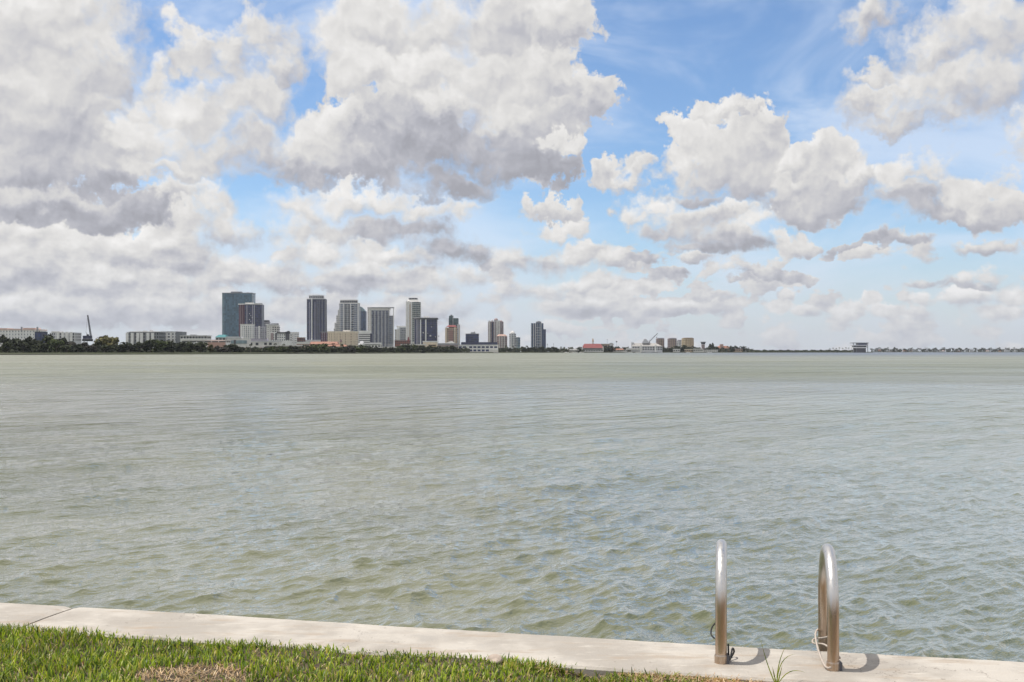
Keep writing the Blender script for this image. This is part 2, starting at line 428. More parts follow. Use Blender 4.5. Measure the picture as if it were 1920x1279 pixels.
def make_water():
    rng = np.random.default_rng(5)
    # rows and columns get coarser with distance from the seawall; the waves themselves live in world space
    v = np.concatenate([np.arange(0.56, 0.0200, -0.00082), np.geomspace(0.0200, 2.6 / 11500.0, 60)])
    Yr = 2.6 / v
    u = np.linspace(-0.60, 0.60, 760)
    YY, UU = np.meshgrid(Yr, u, indexing='ij')
    XX = UU * YY
    sp = np.gradient(Yr)[:, None] * np.ones_like(XX)            # local mesh spacing
    H = np.zeros_like(XX); DX = np.zeros_like(XX); DY = np.zeros_like(XX)
    main = math.atan2(-0.68, 0.73); refl = math.atan2(0.295, 0.95)
    wd = (XX * W_N.x + (YY - W_O.y) * W_N.y)                     # distance from the wall
    group = 0.92 + 0.22 * np.sin(0.31 * XX + 0.12 * YY + 1.0) * np.sin(0.22 * YY - 0.17 * XX) 
    n = 160
    for i in range(n):
        lam = math.exp(rng.normal(math.log(0.30), 0.72))
        lam = min(max(lam, 0.09), 2.6)
        if i >= 148: lam = rng.uniform(2.5, 6.5)
        is_r = i % 4 == 3
        th = (refl if is_r else main) + rng.normal(0, 0.42)
        k = 2 * math.pi / lam
        slope = 0.030 * (0.9 if is_r else 1.0) * (0.7 if i >= 148 else 1.0) * math.exp(rng.normal(0, 0.25))
        a = slope / k
        ph = rng.uniform(0, 2 * math.pi)
        kx, ky = k * math.cos(th), k * math.sin(th)
        att = np.clip((lam / (2.2 * sp)) - 0.4, 0, 1)
        if is_r: att = att * np.exp(-np.clip(wd, 0, None) / 14.0) * 1.3
        arg = kx * XX + ky * YY + ph
        A = a * att * group
        H += A * np.cos(arg)
        DX -= A * math.cos(th) * np.sin(arg) * 1.15
        DY -= A * math.sin(th) * np.sin(arg) * 1.15
    near = np.clip((wd - 0.02) / 0.2, 0, 1)
    V = np.stack([XX + DX * near, YY + DY * near, H], axis=-1).reshape(-1, 3)
    nr, nc = XX.shape
    idx = np.arange(nr * nc).reshape(nr, nc)
    q = np.stack([idx[:-1, :-1], idx[:-1, 1:], idx[1:, 1:], idx[1:, :-1]], axis=-1).reshape(-1, 4)
    me = bpy.data.meshes.new('water')
    me.vertices.add(len(V)); me.vertices.foreach_set('co', V.astype(np.float32).ravel())
    me.loops.add(q.size); me.loops.foreach_set('vertex_index', q.astype(np.int32).ravel())
    me.polygons.add(len(q)); me.polygons.foreach_set('loop_start', (np.arange(len(q)) * 4).astype(np.int32))
    me.polygons.foreach_set('use_smooth', np.ones(len(q), bool))
    me.update(); me.validate()
    me.materials.append(M['water'])
    o = bpy.data.objects.new('water', me); link(o); tag(o, kind='structure')
    # the same bay carried on to the sides and behind the view, calm
    mb = MB(); zz = -0.30
    mb.quad((-11500, -40, zz), (11500, -40, zz), (11500, 11500, zz), (-11500, 11500, zz))
    o2 = mb.build('water', M['water']); tag(o2, kind='structure')
make_water()

# ------------------------------------------------------------------ seawall
def make_concrete():
    m, b, p, o = material('seawall_concrete')
    g = b.n('ShaderNodeNewGeometry'); pos = g.outputs['Position']
    n1 = b.noise(pos, 1.7, 5, 0.6, dims='3D'); n2 = b.noise(b.v('MULTIPLY', pos, (7.0, 26.0, 7.0)), 1.0, 4, 0.6, dims='3D'); n3 = b.noise(pos, 90.0, 3, 0.6, dims='3D')
    c = b.mix(b.mr(n1, 0.40, 0.60, 0, 1), (0.50, 0.46, 0.41, 1), (0.37, 0.335, 0.295, 1))
    c = b.mix(b.mr(n2, 0.55, 0.80, 0, 0.75), c, (0.64, 0.60, 0.535, 1))
    c = b.mix(b.mr(n3, 0.58, 0.80, 0, 0.35), c, (0.25, 0.22, 0.19, 1))
    st = b.noise(b.v('MULTIPLY', pos, (2.2, 9.0, 2.0)), 1.0, 5, 0.65, dims='3D')
    c = b.mix(b.mr(st, 0.53, 0.70, 0, 0.75), c, (0.36, 0.285, 0.215, 1))
    ck = b.m('ABSOLUTE', b.m('SUBTRACT', b.noise(pos, 1.9, 6, 0.62, dims='3D'), 0.5))
    hair = b.m('MULTIPLY', b.mr(ck, 0.0, 0.0045, 1.0, 0.0), b.mr(b.noise(pos, 0.8, 2, 0.5, dims='3D'), 0.50, 0.60, 0.0, 0.8))
    c = b.mix(hair, c, (0.16, 0.13, 0.11, 1))
    sp = b.noise(pos, 26.0, 2, 0.5, dims='3D')
    c = b.mix(b.mr(sp, 0.70, 0.76, 0, 0.55), c, (0.20, 0.17, 0.14, 1))
    c = b.mix(b.mr(b.noise(pos, 6.0, 4, 0.6, dims='3D'), 0.52, 0.72, 0, 0.55), c, (0.37, 0.345, 0.315, 1))
    b.put(p.inputs['Base Color'], c)
    p.inputs['Roughness'].default_value = 0.88
    bu = b.n('ShaderNodeBump'); bu.inputs['Strength'].default_value = 0.5; bu.inputs['Distance'].default_value = 0.006
    b.put(bu.inputs['Height'], b.m('ADD', n3, b.m('MULTIPLY', n2, 0.8)))
    b.put(p.inputs['Normal'], bu.outputs[0])
    return m
M['concrete'] = make_concrete()
def make_slab(s0, s1, seed):
    rng = random.Random(seed)
    prof = [(-CAP_W, -0.22), (-CAP_W, -0.012), (-CAP_W + 0.012, 0.0), (-0.40, 0.003), (-0.27, 0.004), (-0.14, 0.002), (-0.030, -0.001), (-0.010, -0.008), (-0.001, -0.026), (0.0, -0.22)]
    n = int((s1 - s0) / 0.045); k = len(prof)
    V = []; F = []
    ph = [rng.uniform(0, 6.28) for _ in range(6)]
    for i in range(n + 1):
        s_ = s0 + (s1 - s0) * i / n
        e = 0.0035 * math.sin(3.1 * s_ + ph[0]) + 0.0022 * math.sin(9.7 * s_ + ph[1]) + rng.uniform(-0.0012, 0.0012)
        dz = 0.003 * math.sin(1.3 * s_ + ph[2])
        endr = 0.010 if i in (0, n) else 0.0
        for j, (w_, z_) in enumerate(prof):
            chip = -abs(rng.gauss(0, 0.0022)) if j in (2, 7, 8) else rng.uniform(-0.0005, 0.0005)
            ww = w_ + (e if j >= 6 else (e * 0.8 if j <= 2 else 0.0))
            V.append(tuple(wp(s_, ww, CAP_Z + z_ + dz + chip - (endr if 2 <= j <= 8 else 0))))
    for i in range(n):
        for j in range(k - 1):
            a = i * k + j
            F.append((a, a + k, a + k + 1, a + 1))
        a = i * k
        F.append((a + k - 1, a + 2 * k - 1, a + k, a))
    F.append(tuple(range(k))); F.append(tuple(n * k + k - 1 - j for j in range(k)))
    me = bpy.data.meshes.new('cap_slab'); me.from_pydata(V, [], F)
    bm = bmesh.new(); bm.from_mesh(me); bmesh.ops.recalc_face_normals(bm, faces=bm.faces); bm.to_mesh(me); bm.free()
    me.materials.append(M['concrete'])
    o = bpy.data.objects.new('cap_slab', me); link(o, wall)
    return o
wall = empty('seawall', (0, 0, 0), 'pale concrete seawall cap between the lawn and the water', 'seawall')
JOINT = -2.55
for i, k in enumerate((-3, -2, -1, 0, 1, 2)):
    make_slab(JOINT + 6.4 * k + 0.007, JOINT + 6.4 * (k + 1) - 0.007, 11 + i)
mb = MB()
a0, a1 = wp(-24, -0.10, 0), wp(16, -0.10, 0); b1, b0 = wp(16, -0.40, 0), wp(-24, -0.40, 0)
mb.prism([(a0.x, a0.y), (b0.x, b0.y), (b1.x, b1.y), (a1.x, a1.y)], -1.5, CAP_Z - 0.21)
mb.build('wall_face', M['concrete'], wall)
# dark sand packed in the open joint of the cap
M['joint_sand'] = plain('joint_sand', (0.24, 0.20, 0.165), rough=0.95, scale=60.0, var=0.3)
mb = MB(); c0, c1 = wp(JOINT - 0.007, 0, 0), wp(JOINT + 0.007, 0, 0); c2, c3 = wp(JOINT + 0.007, -CAP_W, 0), wp(JOINT - 0.007, -CAP_W, 0)
mb.prism([(c3.x, c3.y), (c2.x, c2.y), (c1.x, c1.y), (c0.x, c0.y)], CAP_Z - 0.2, CAP_Z - 0.016)
mb.build('joint_filling', M['joint_sand'], wall)

# ------------------------------------------------------------------ lawn
M['soil'] = plain('soil', (0.085, 0.062, 0.04), rough=0.95, scale=9.0, var=0.4)
DEAD = Vector((-1.42, 4.80, 0)); HOLE = Vector((0.315, 4.86, 0))
def soil_z(x, y):
    w_ = (Vector((x, y, 0)) - W_O).dot(W_N); s_ = (Vector((x, y, 0)) - W_O).dot(W_T)
    z = CAP_Z - 0.022 + 0.022 * max(0, min(1, (-s_ + 0.6) / 3.2)) + 0.012 * math.sin(2.3 * x + 1.7 * y) + 0.008 * math.sin(5.1 * x - 3.3 * y)
    hx, hy = (x - HOLE.x) / 0.13, (y - HOLE.y) / 0.055
    z -= 0.07 * math.exp(-(hx * hx + hy * hy))
    return z
def make_lawn():
    V = []; F = []
    ss = [-24, -14, -9, -6] + [-5 + 0.06 * i for i in range(150)] + [4.5, 6, 9, 16]
    wv = [-CAP_W - 0.001, -0.56, -0.60, -0.65, -0.70, -0.76, -0.82, -0.9, -1.0, -1.15, -1.4, -1.8, -2.5, -4, -8, -20, -60]
    for s_ in ss:
        for w_ in wv:
            q = wp(s_, w_, 0)
            V.append((q.x, q.y, soil_z(q.x, q.y)))
    k = len(wv)
    for i in range(len(ss) - 1):
        for j in range(k - 1):
            a = i * k + j; F.append((a, a + 1, a + k + 1, a + k))
    me = bpy.data.meshes.new('lawn'); me.from_pydata(V, [], F); me.materials.append(M['soil'])
    me.polygons.foreach_set('use_smooth', [True] * len(F))
    o = bpy.data.objects.new('lawn', me); link(o); tag(o, kind='structure')
make_lawn()

def grass_material(name, cols, trans):
    m, b, p, o = material(name)
    t = m.node_tree
    g = b.n('ShaderNodeNewGeometry')
    cr = b.n('ShaderNodeValToRGB'); cr.color_ramp.interpolation = 'LINEAR'
    el = cr.color_ramp.elements
    while len(el) < len(cols): el.new(0.5)
    for i, (ps, c) in enumerate(cols):
        el[i].position = ps; el[i].color = c + (1,)
    b.put(cr.inputs[0], g.outputs['Random Per Island'])
    n = b.noise(g.outputs['Position'], 3.0, 3, 0.5, dims='3D')
    f = b.mr(n, 0.3, 0.7, 0.75, 1.25)
    c = b.v('MULTIPLY', cr.outputs[0], b.comb(f, f, b.m('MULTIPLY', f, 0.95)))
    b.put(p.inputs['Base Color'], c); p.inputs['Roughness'].default_value = 0.45
    tr = b.n('ShaderNodeBsdfTranslucent'); b.put(tr.inputs[0], b.v('MULTIPLY', c, (1.25, 1.3, 0.7)))
    mx = b.n('ShaderNodeMixShader'); mx.inputs[0].default_value = trans
    t.links.new(p.outputs[0], mx.inputs[1]); t.links.new(tr.outputs[0], mx.inputs[2]); t.links.new(mx.outputs[0], o.inputs[0])
    return m
M['grass'] = grass_material('grass_blades', [(0.0, (0.035, 0.062, 0.010)), (0.30, (0.13, 0.21, 0.020)), (0.62, (0.26, 0.35, 0.030)), (0.88, (0.42, 0.47, 0.07)), (0.97, (0.55, 0.44, 0.18))], 0.40)
M['straw'] = grass_material('dry_blades', [(0.0, (0.30, 0.18, 0.09)), (0.4, (0.60, 0.42, 0.25)), (0.8, (0.75, 0.58, 0.40)), (1.0, (0.50, 0.27, 0.12))], 0.25)

def blades(name, mat, pts, label, cat):
    """pts rows: x, y, z, height, width, yaw, lean, curl"""
    P = np.array(pts, dtype=np.float64); n = len(P)
    x, y, z, h, wd, yaw, lean, curl = P.T
    dx, dy = np.cos(yaw), np.sin(yaw); sx, sy = -dy, dx
    rows = []
    for t, wf in ((0.0, 0.75), (0.38, 1.0), (0.74, 0.72), (1.0, 0.0)):
        out = h * (lean * t + curl * t * t); up = h * t * (1.0 - 0.35 * np.minimum(np.abs(lean + curl) * t, 1.4))
        cx, cy, cz = x + dx * out, y + dy * out, z + up
        if wf > 0:
            rows.append(np.stack([cx - sx * wd * wf / 2, cy - sy * wd * wf / 2, cz + 0.0], -1))
            rows.append(np.stack([cx + sx * wd * wf / 2, cy + sy * wd * wf / 2, cz], -1))
        else: rows.append(np.stack([cx, cy, cz], -1))
    V = np.stack(rows, 1).reshape(-1, 3)                 # 7 verts per blade
    base = (np.arange(n) * 7)[:, None]
    L = np.concatenate([base + np.array([0, 1, 3, 2]), base + np.array([2, 3, 5, 4]), base + np.array([4, 5, 6])], 1).ravel()
    starts = (np.arange(n)[:, None] * 11 + np.array([0, 4, 8])).ravel()
    me = bpy.data.meshes.new(name)
    me.vertices.add(len(V)); me.vertices.foreach_set('co', V.astype(np.float32).ravel())
    me.loops.add(len(L)); me.loops.foreach_set('vertex_index', L.astype(np.int32))
    me.polygons.add(3 * n); me.polygons.foreach_set('loop_start', starts.astype(np.int32))
    me.update(); me.validate(); me.materials.append(mat)
    o = bpy.data.objects.new(name, me); link(o)
    return tag(o, label, cat, kind='stuff')
def make_grass():
    rng = random.Random(3)
    green = []; dry = []
    def add(s_, w_, dens_near):
        q = wp(s_, w_, 0)
        d = Vector((q.x, q.y, 0)) - DEAD
        nz = math.sin(9 * q.x + 4 * q.y) * 0.12 + math.sin(17 * q.y - 6 * q.x) * 0.10
        de = (d.x / 0.27) ** 2 + (d.y / 0.15) ** 2 + nz
        hol = ((q.x - HOLE.x) / 0.15) ** 2 + ((q.y - HOLE.y) / 0.05) ** 2
        if hol < 1 and rng.random() < 0.93: return
        right = max(0.0, min(1.0, (s_ - 0.75) / 0.7))            # thin and brown towards the ladder
        z = soil_z(q.x, q.y) - 0.006
        edge = max(0.0, min(1.0, (-w_ - CAP_W) / 0.14))
        clump = 0.82 + 0.22 * math.sin(7.3 * q.x + 2.1 * q.y) * math.sin(11.9 * q.y - 5.2 * q.x + 1.0)
        hgt = clump * (0.050 + 0.030 * max(0, min(1, (-s_ + 0.3) / 2.6))) * rng.uniform(0.55, 1.15) * (0.72 + 0.28 * edge)
        if de < 1.0 + rng.gauss(0, 0.14):
            if rng.random() < 0.10: green.append((q.x, q.y, z, hgt * 0.7, rng.uniform(.004, .006), rng.uniform(0, 6.28), rng.uniform(.1, .7), rng.uniform(0, .5)))
            else: dry.append((q.x, q.y, z, rng.uniform(.02, .05), rng.uniform(.0025, .005), rng.uniform(0, 6.28), rng.uniform(.4, 1.6), rng.uniform(-.2, .8)))
            return
        if rng.random() < right * 0.9:
            if rng.random() < 0.75: dry.append((q.x, q.y, z, rng.uniform(.015, .035), rng.uniform(.003, .006), rng.uniform(0, 6.28), rng.uniform(.4, 1.4), rng.uniform(-.2, .8)))
            return
        if rng.random() < 0.07: dry.append((q.x, q.y, z, hgt * 0.8, rng.uniform(.003, .005), rng.uniform(0, 6.28), rng.uniform(.2, 1.0), rng.uniform(0, .8)))
        else:
            tall = 1.0
            if rng.random() < 0.012: tall = rng.uniform(1.3, 1.8)
            green.append((q.x, q.y, z, hgt * tall, rng.uniform(.0042, .0078), rng.uniform(0, 6.28), abs(rng.gauss(.12, .28)), rng.uniform(0, .55)))
    # the strip in view, dense; then the rest of the lawn, thinner
    for _ in range(30000): add(rng.uniform(-4.2, 1.9), -CAP_W + 0.016 - abs(rng.uniform(0.0, 0.95)), 1)
    for _ in range(14000): add(rng.uniform(-9, 6), -CAP_W - rng.uniform(0.9, 4.0), 0)
    for _ in range(6000): add(rng.choice((rng.uniform(-9, -4.2), rng.uniform(1.9, 6))), -CAP_W + 0.01 - rng.uniform(0, 0.95), 0)
    # thatch and clippings lying along the cap where the turf has worn away
    for _ in range(5200):
        s_ = rng.uniform(0.1, 3.4); q = wp(s_, -CAP_W + 0.012 - abs(rng.gauss(0, 0.09)), 0)
        if ((q.x - HOLE.x) / 0.14) ** 2 + ((q.y - HOLE.y) / 0.05) ** 2 < 1: continue
        if rng.random() < max(0.0, 1.0 - (s_ - 0.1) / 0.9) * 0.85:
            green.append((q.x, q.y, soil_z(q.x, q.y) - .006, rng.uniform(.03, .06), rng.uniform(.004, .007), rng.uniform(0, 6.28), abs(rng.gauss(.2, .3)), rng.uniform(0, .6)))
        else:
            dry.append((q.x, q.y, soil_z(q.x, q.y) - .002, rng.uniform(.015, .045), rng.uniform(.0025, .006), rng.uniform(0, 6.28), rng.uniform(.3, 1.6), rng.uniform(-.3, .9)))
    # runners that creep over the edge of the cap
    for _ in range(420):
        s_ = rng.uniform(-4, 0.9)
        add(s_, -CAP_W + abs(rng.gauss(0, 0.022)), 1)
    blades('grass', M['grass'], green, 'green lawn grass along the seawall', 'grass')
    blades('dry_grass', M['straw'], dry, 'dry straw-coloured grass in the bare patch of the lawn', 'grass')
make_grass()

# ------------------------------------------------------------------ dock ladder
def make_steel():
    m, b, p, o = material('stainless_steel')
    g = b.n('ShaderNodeNewGeometry'); pos = g.outputs['Position']
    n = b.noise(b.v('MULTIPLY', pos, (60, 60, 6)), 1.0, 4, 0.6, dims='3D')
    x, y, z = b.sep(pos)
    brown_reflection = b.m('MULTIPLY', b.mr(z, CAP_Z + 0.27, CAP_Z + 0.36, 1.0, 0.0), b.mr(n, 0.35, 0.65, 0.65, 1.0))  # brown reflection of the surroundings, put into the colour of the lower rails
    c = b.mix(brown_reflection, (0.68, 0.66, 0.64, 1), (0.45, 0.325, 0.225, 1))
    b.put(p.inputs['Base Color'], c); p.inputs['Metallic'].default_value = 1.0
    b.put(p.inputs['Roughness'], b.mr(n, 0.3, 0.7, 0.26, 0.44))
    return m
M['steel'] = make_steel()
LADDER_N = Vector((0.2177 - 0.02, 0.976, 0)).normalized()
def make_ladder():
    t = empty('dock_ladder', wp(1.25, -0.35, CAP_Z), 'stainless steel dock ladder with two hooped handrails on the seawall', 'ladder')
    org = t.location
    feet = [Vector((0.974, 4.97, CAP_Z)), Vector((1.462, 4.855, CAP_Z))]
    D = 0.50; top = 0.503; r = 0.0265
    for q, f in enumerate(feet):
        pts = []
        rad = D / 2
        for i in range(6): pts.append(f + Vector((0, 0, (top - rad * 1.0) * i / 5)))
        for i in range(1, 22):
            a = math.pi * i / 22
            pts.append(f + LADDER_N * (rad - rad * math.cos(a)) + Vector((0, 0, top - rad + rad * math.sin(a))))
        for i in range(8): pts.append(f + LADDER_N * D + Vector((0, 0, top - rad - (top - rad + 1.6) * i / 7)))
        mb = MB(); mb.tube([p - org for p in pts], r, n=20)
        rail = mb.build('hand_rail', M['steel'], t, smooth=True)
        # foot: a short sleeve and a bolted cleat on the cap
        mb = MB(); mb.tube([f - org + Vector((0, 0, z)) for z in (-0.002, 0.035, 0.042)], r, n=20, radii=[r + 0.004, r + 0.004, r + 0.0005])
        mb.build('foot_sleeve', M['steel'], t, smooth=False)
        mb = MB(); c = f - org + W_T * 0.030
        mb.box(c.x - 0.008, c.x + 0.006, c.y - 0.015, c.y + 0.03, -0.001, 0.040)
        mb.build('cleat', M['dark_grey'], t)
    for k in range(4):
        z = -0.38 - 0.29 * k
        a = feet[0] + LADDER_N * (D - 0.0); b_ = feet[1] + LADDER_N * (D - 0.0)
        mb = MB(); mb.bar(a - org + Vector((0, 0, z)), b_ - org + Vector((0, 0, z)), 0.02, n=10)
        mb.build('rung', M['steel'], t, smooth=False)
    return feet, D
feet, RAIL_D = make_ladder()
M['rope_white'] = plain('rope_white', (0.46, 0.40, 0.35), rough=0.9, scale=200.0, var=0.25)
M['cord_black'] = plain('cord_black', (0.018, 0.018, 0.02), rough=0.7)
def rope(name, pts, r, mat, label, cat):
    # smooth the path, keep it sagging
    P = [Vector(p) for p in pts]; out = []
    for i in range(len(P) - 1):
        p0, p1, p2, p3 = P[max(i - 1, 0)], P[i], P[i + 1], P[min(i + 2, len(P) - 1)]
        for k in range(8):
            t = k / 8
            out.append(0.5 * ((2 * p1) + (p2 - p0) * t + (2 * p0 - 5 * p1 + 4 * p2 - p3) * t * t + (3 * p1 - p0 - 3 * p2 + p3) * t ** 3))
    out.append(P[-1])
    mb = MB(); mb.tube(out, r, n=8)
    return tag(mb.build(name, mat, smooth=True), label, cat)
f1 = feet[1]; bk = f1 + LADDER_N * RAIL_D
def rp(base, dt, dn, z): return base + W_T * dt + LADDER_N * dn + Vector((0, 0, z))
rope('tie_rope', [rp(f1, -0.012, -0.030, 0.02), rp(f1, -0.035, 0.02, 0.012), rp(bk, -0.045, -0.20, 0.02), rp(bk, -0.040, -0.03, 0.05), rp(bk, 0.0, 0.034, 0.055), rp(bk, 0.036, 0.0, 0.045), rp(bk, 0.01, -0.036, 0.03),
     rp(bk, -0.05, -0.05, 0.02), rp(bk, -0.055, -0.10, 0.012), rp(bk, -0.01, -0.14, 0.02), rp(f1, 0.02, 0.12, 0.05), rp(f1, 0.030, 0.01, 0.055)], 0.0048, M['rope_white'], 'pale rope tied between the two posts of the right handrail', 'rope')
rope('cord', [rp(bk, 0.034, -0.012, 0.16), rp(bk, 0.036, -0.02, 0.10), rp(bk, 0.040, -0.03, 0.05), rp(bk, 0.046, -0.06, 0.01), rp(bk, 0.060, -0.09, 0.006)], 0.006, M['cord_black'], 'black cord hanging down the rear post of the right handrail', 'cord')
f0 = feet[0]; bk0 = f0 + LADDER_N * RAIL_D
rope('cord', [rp(f0, 0.033, 0.02, 0.085), rp(f0, 0.034, 0.0, 0.05), rp(f0, 0.040, 0.03, 0.008), rp(f0, 0.052, 0.07, 0.05), rp(f0, 0.060, 0.10, 0.03), rp(f0, 0.050, 0.10, 0.008), rp(f0, 0.036, 0.05, 0.007)], 0.0045, M['cord_black'], 'small loop of black cord beside the foot of the left handrail', 'cord')
rope('cord', [rp(bk0, -0.034, -0.01, 0.06), rp(bk0, -0.05, -0.03, 0.04), rp(bk0, -0.052, -0.06, 0.015), rp(bk0, -0.036, -0.09, 0.005)], 0.004, M['cord_black'], 'short black cord end behind the left handrail at the water edge', 'cord')

# ------------------------------------------------------------------ small things on the cap and lawn
def leaf_strip(name, root, tip, bow, width, mat, parent, n=8):
    root = Vector(root); tip = Vector(tip); mb = MB(); pr = None
    d = tip - root; side = d.cross(Vector((0.1, -1, 0.2))).normalized()
    for i in range(n + 1):
        t = i / n
        c = root + d * t + Vector(bow) * (4 * t * (1 - t))
        w_ = width * (1 - t) ** 0.6 * (0.6 + 0.8 * min(t * 4, 1)) / 1.4
        a, b_, m_ = c - side * w_, c + side * w_, c + Vector((0, 0.003, -0.0025)) * (w_ / width)
        if pr: mb.quad(pr[0], pr[2], m_, a); mb.quad(pr[2], pr[1], b_, m_)
        pr = (a, b_, m_)
    return mb.build(name, mat, parent)
wr = wp(1.32, -0.585, CAP_Z - 0.02)
weed = empty('weed', wr, 'lone thin weed sprouting at the cap edge between the handrails', 'weed')
for tip, bow, wd in (((-0.062, 0.04, 0.200), (-0.004, 0, -0.008), .0032), ((0.058, 0.05, 0.175), (-0.012, 0, 0.01), .0030), ((0.098, 0.05, 0.130), (-0.02, 0, 0.035), .0030), ((0.135, 0.02, 0.055), (-0.01, 0, 0.035), .0028), ((-0.02, 0.0, 0.09), (0, 0, 0.0), .0042), ((0.022, -0.01, 0.10), (0, 0, 0.0), .004)):
    leaf_strip('leaf', (0, 0, 0), tip, bow, wd, M['grass'], weed)
def rock(name, loc, size, mat, seed, label, cat):
    rng = random.Random(seed); bm = bmesh.new()
    bmesh.ops.create_icosphere(bm, subdivisions=3, radius=1.0)
    dirs = [(Vector((rng.gauss(0, 1), rng.gauss(0, 1), rng.gauss(0, 1))).normalized(), rng.uniform(0.55, 0.9)) for _ in range(9)]
    for v in bm.verts:
        for dd, c in dirs:
            k = v.co.dot(dd)
            if k > c: v.co -= dd * (k - c)
        v.co *= 1 + rng.uniform(-0.02, 0.02)
        v.co = Vector((v.co.x * size[0], v.co.y * size[1], v.co.z * size[2]))
    me = bpy.data.meshes.new(name); bm.to_mesh(me); bm.free(); me.materials.append(mat)
    o = bpy.data.objects.new(name, me); o.location = loc; o.rotation_euler = (0.1, 0.2, rng.uniform(0, 3)); link(o)
    return tag(o, label, cat)
M['stone'] = plain('stone', (0.38, 0.31, 0.26), rough=0.9, scale=30.0, var=0.3)
M['shell'] = plain('shell', (0.75, 0.73, 0.68), rough=0.6, scale=40.0, var=0.12)
q = wp(0.04, -CAP_W - 0.015, CAP_Z + 0.004)
rock('broken_concrete', q, (0.055, 0.038, 0.030), M['stone'], 4, 'small lump of broken concrete in the grass at the cap edge', 'rubble')
q = wp(2.14, -CAP_W - 0.02, CAP_Z + 0.006)
rock('pebble', q, (0.030, 0.024, 0.020), M['shell'], 8, 'white pebble in the dry grass near the right edge', 'pebble')

# ------------------------------------------------------------------ the far shore
GZ = 1.7                       # level of the land
M['land'] = plain('park_grass', (0.045, 0.055, 0.020), rough=0.95, scale=0.02, var=0.35)
M['far_wall'] = plain('shore_wall', (0.055, 0.05, 0.045), rough=0.9, scale=0.05, var=0.4)
def shoreline(name, pts, back, lip):
    """pts: (px, distance) along the water's edge; a low bank or wall rises from the water there"""
    V = []; F = []; n = len(pts)
    for i, (px, d) in enumerate(pts):
        x = X(px, d)
        V += [(x, d, -1.0), (x, d + 0.4, lip[0]), (x * (1 + lip[2] / d), d + lip[2], GZ), (x * back / d if back > d else x, max(back, d + 60), GZ)]
    for i in range(n - 1):
        a = i * 4
        for k in range(3): F.append((a + k, a + 4 + k, a + 5 + k, a + 1 + k))
    me = bpy.data.meshes.new(name); me.from_pydata(V, [], F); me.materials.append(M['land']); me.materials.append(M['far_wall'])
    for i, p_ in enumerate(me.polygons): p_.material_index = 1 if i % 3 == 0 else 0
    o = bpy.data.objects.new(name, me); link(o); tag(o, kind='structure')
SHORE = [(-900, 780), (-300, 820), (0, 870), (150, 920), (300, 1000), (430, 1080), (560, 1250), (660, 1400), (760, 1600), (860, 1900), (950, 2120), (1050, 2250), (1200, 2500), (1330, 2650), (1410, 2750), (1500, 2900), (1610, 3020), (1636, 3050)]
def shore_d(px):
    for (a, da), (b_, db) in zip(SHORE, SHORE[1:]):
        if a <= px <= b_: return da + (db - da) * (px - a) / (b_ - a)
    return SHORE[-1][1]
shoreline('land', SHORE, 6800, (0.7, 0, 9.0))
FAR = [(1590, 4700), (1660, 4500), (1760, 4350), (1920, 4300), (2300, 4300), (3200, 4400)]
shoreline('land', FAR, 9000, (0.9, 0, 12.0))

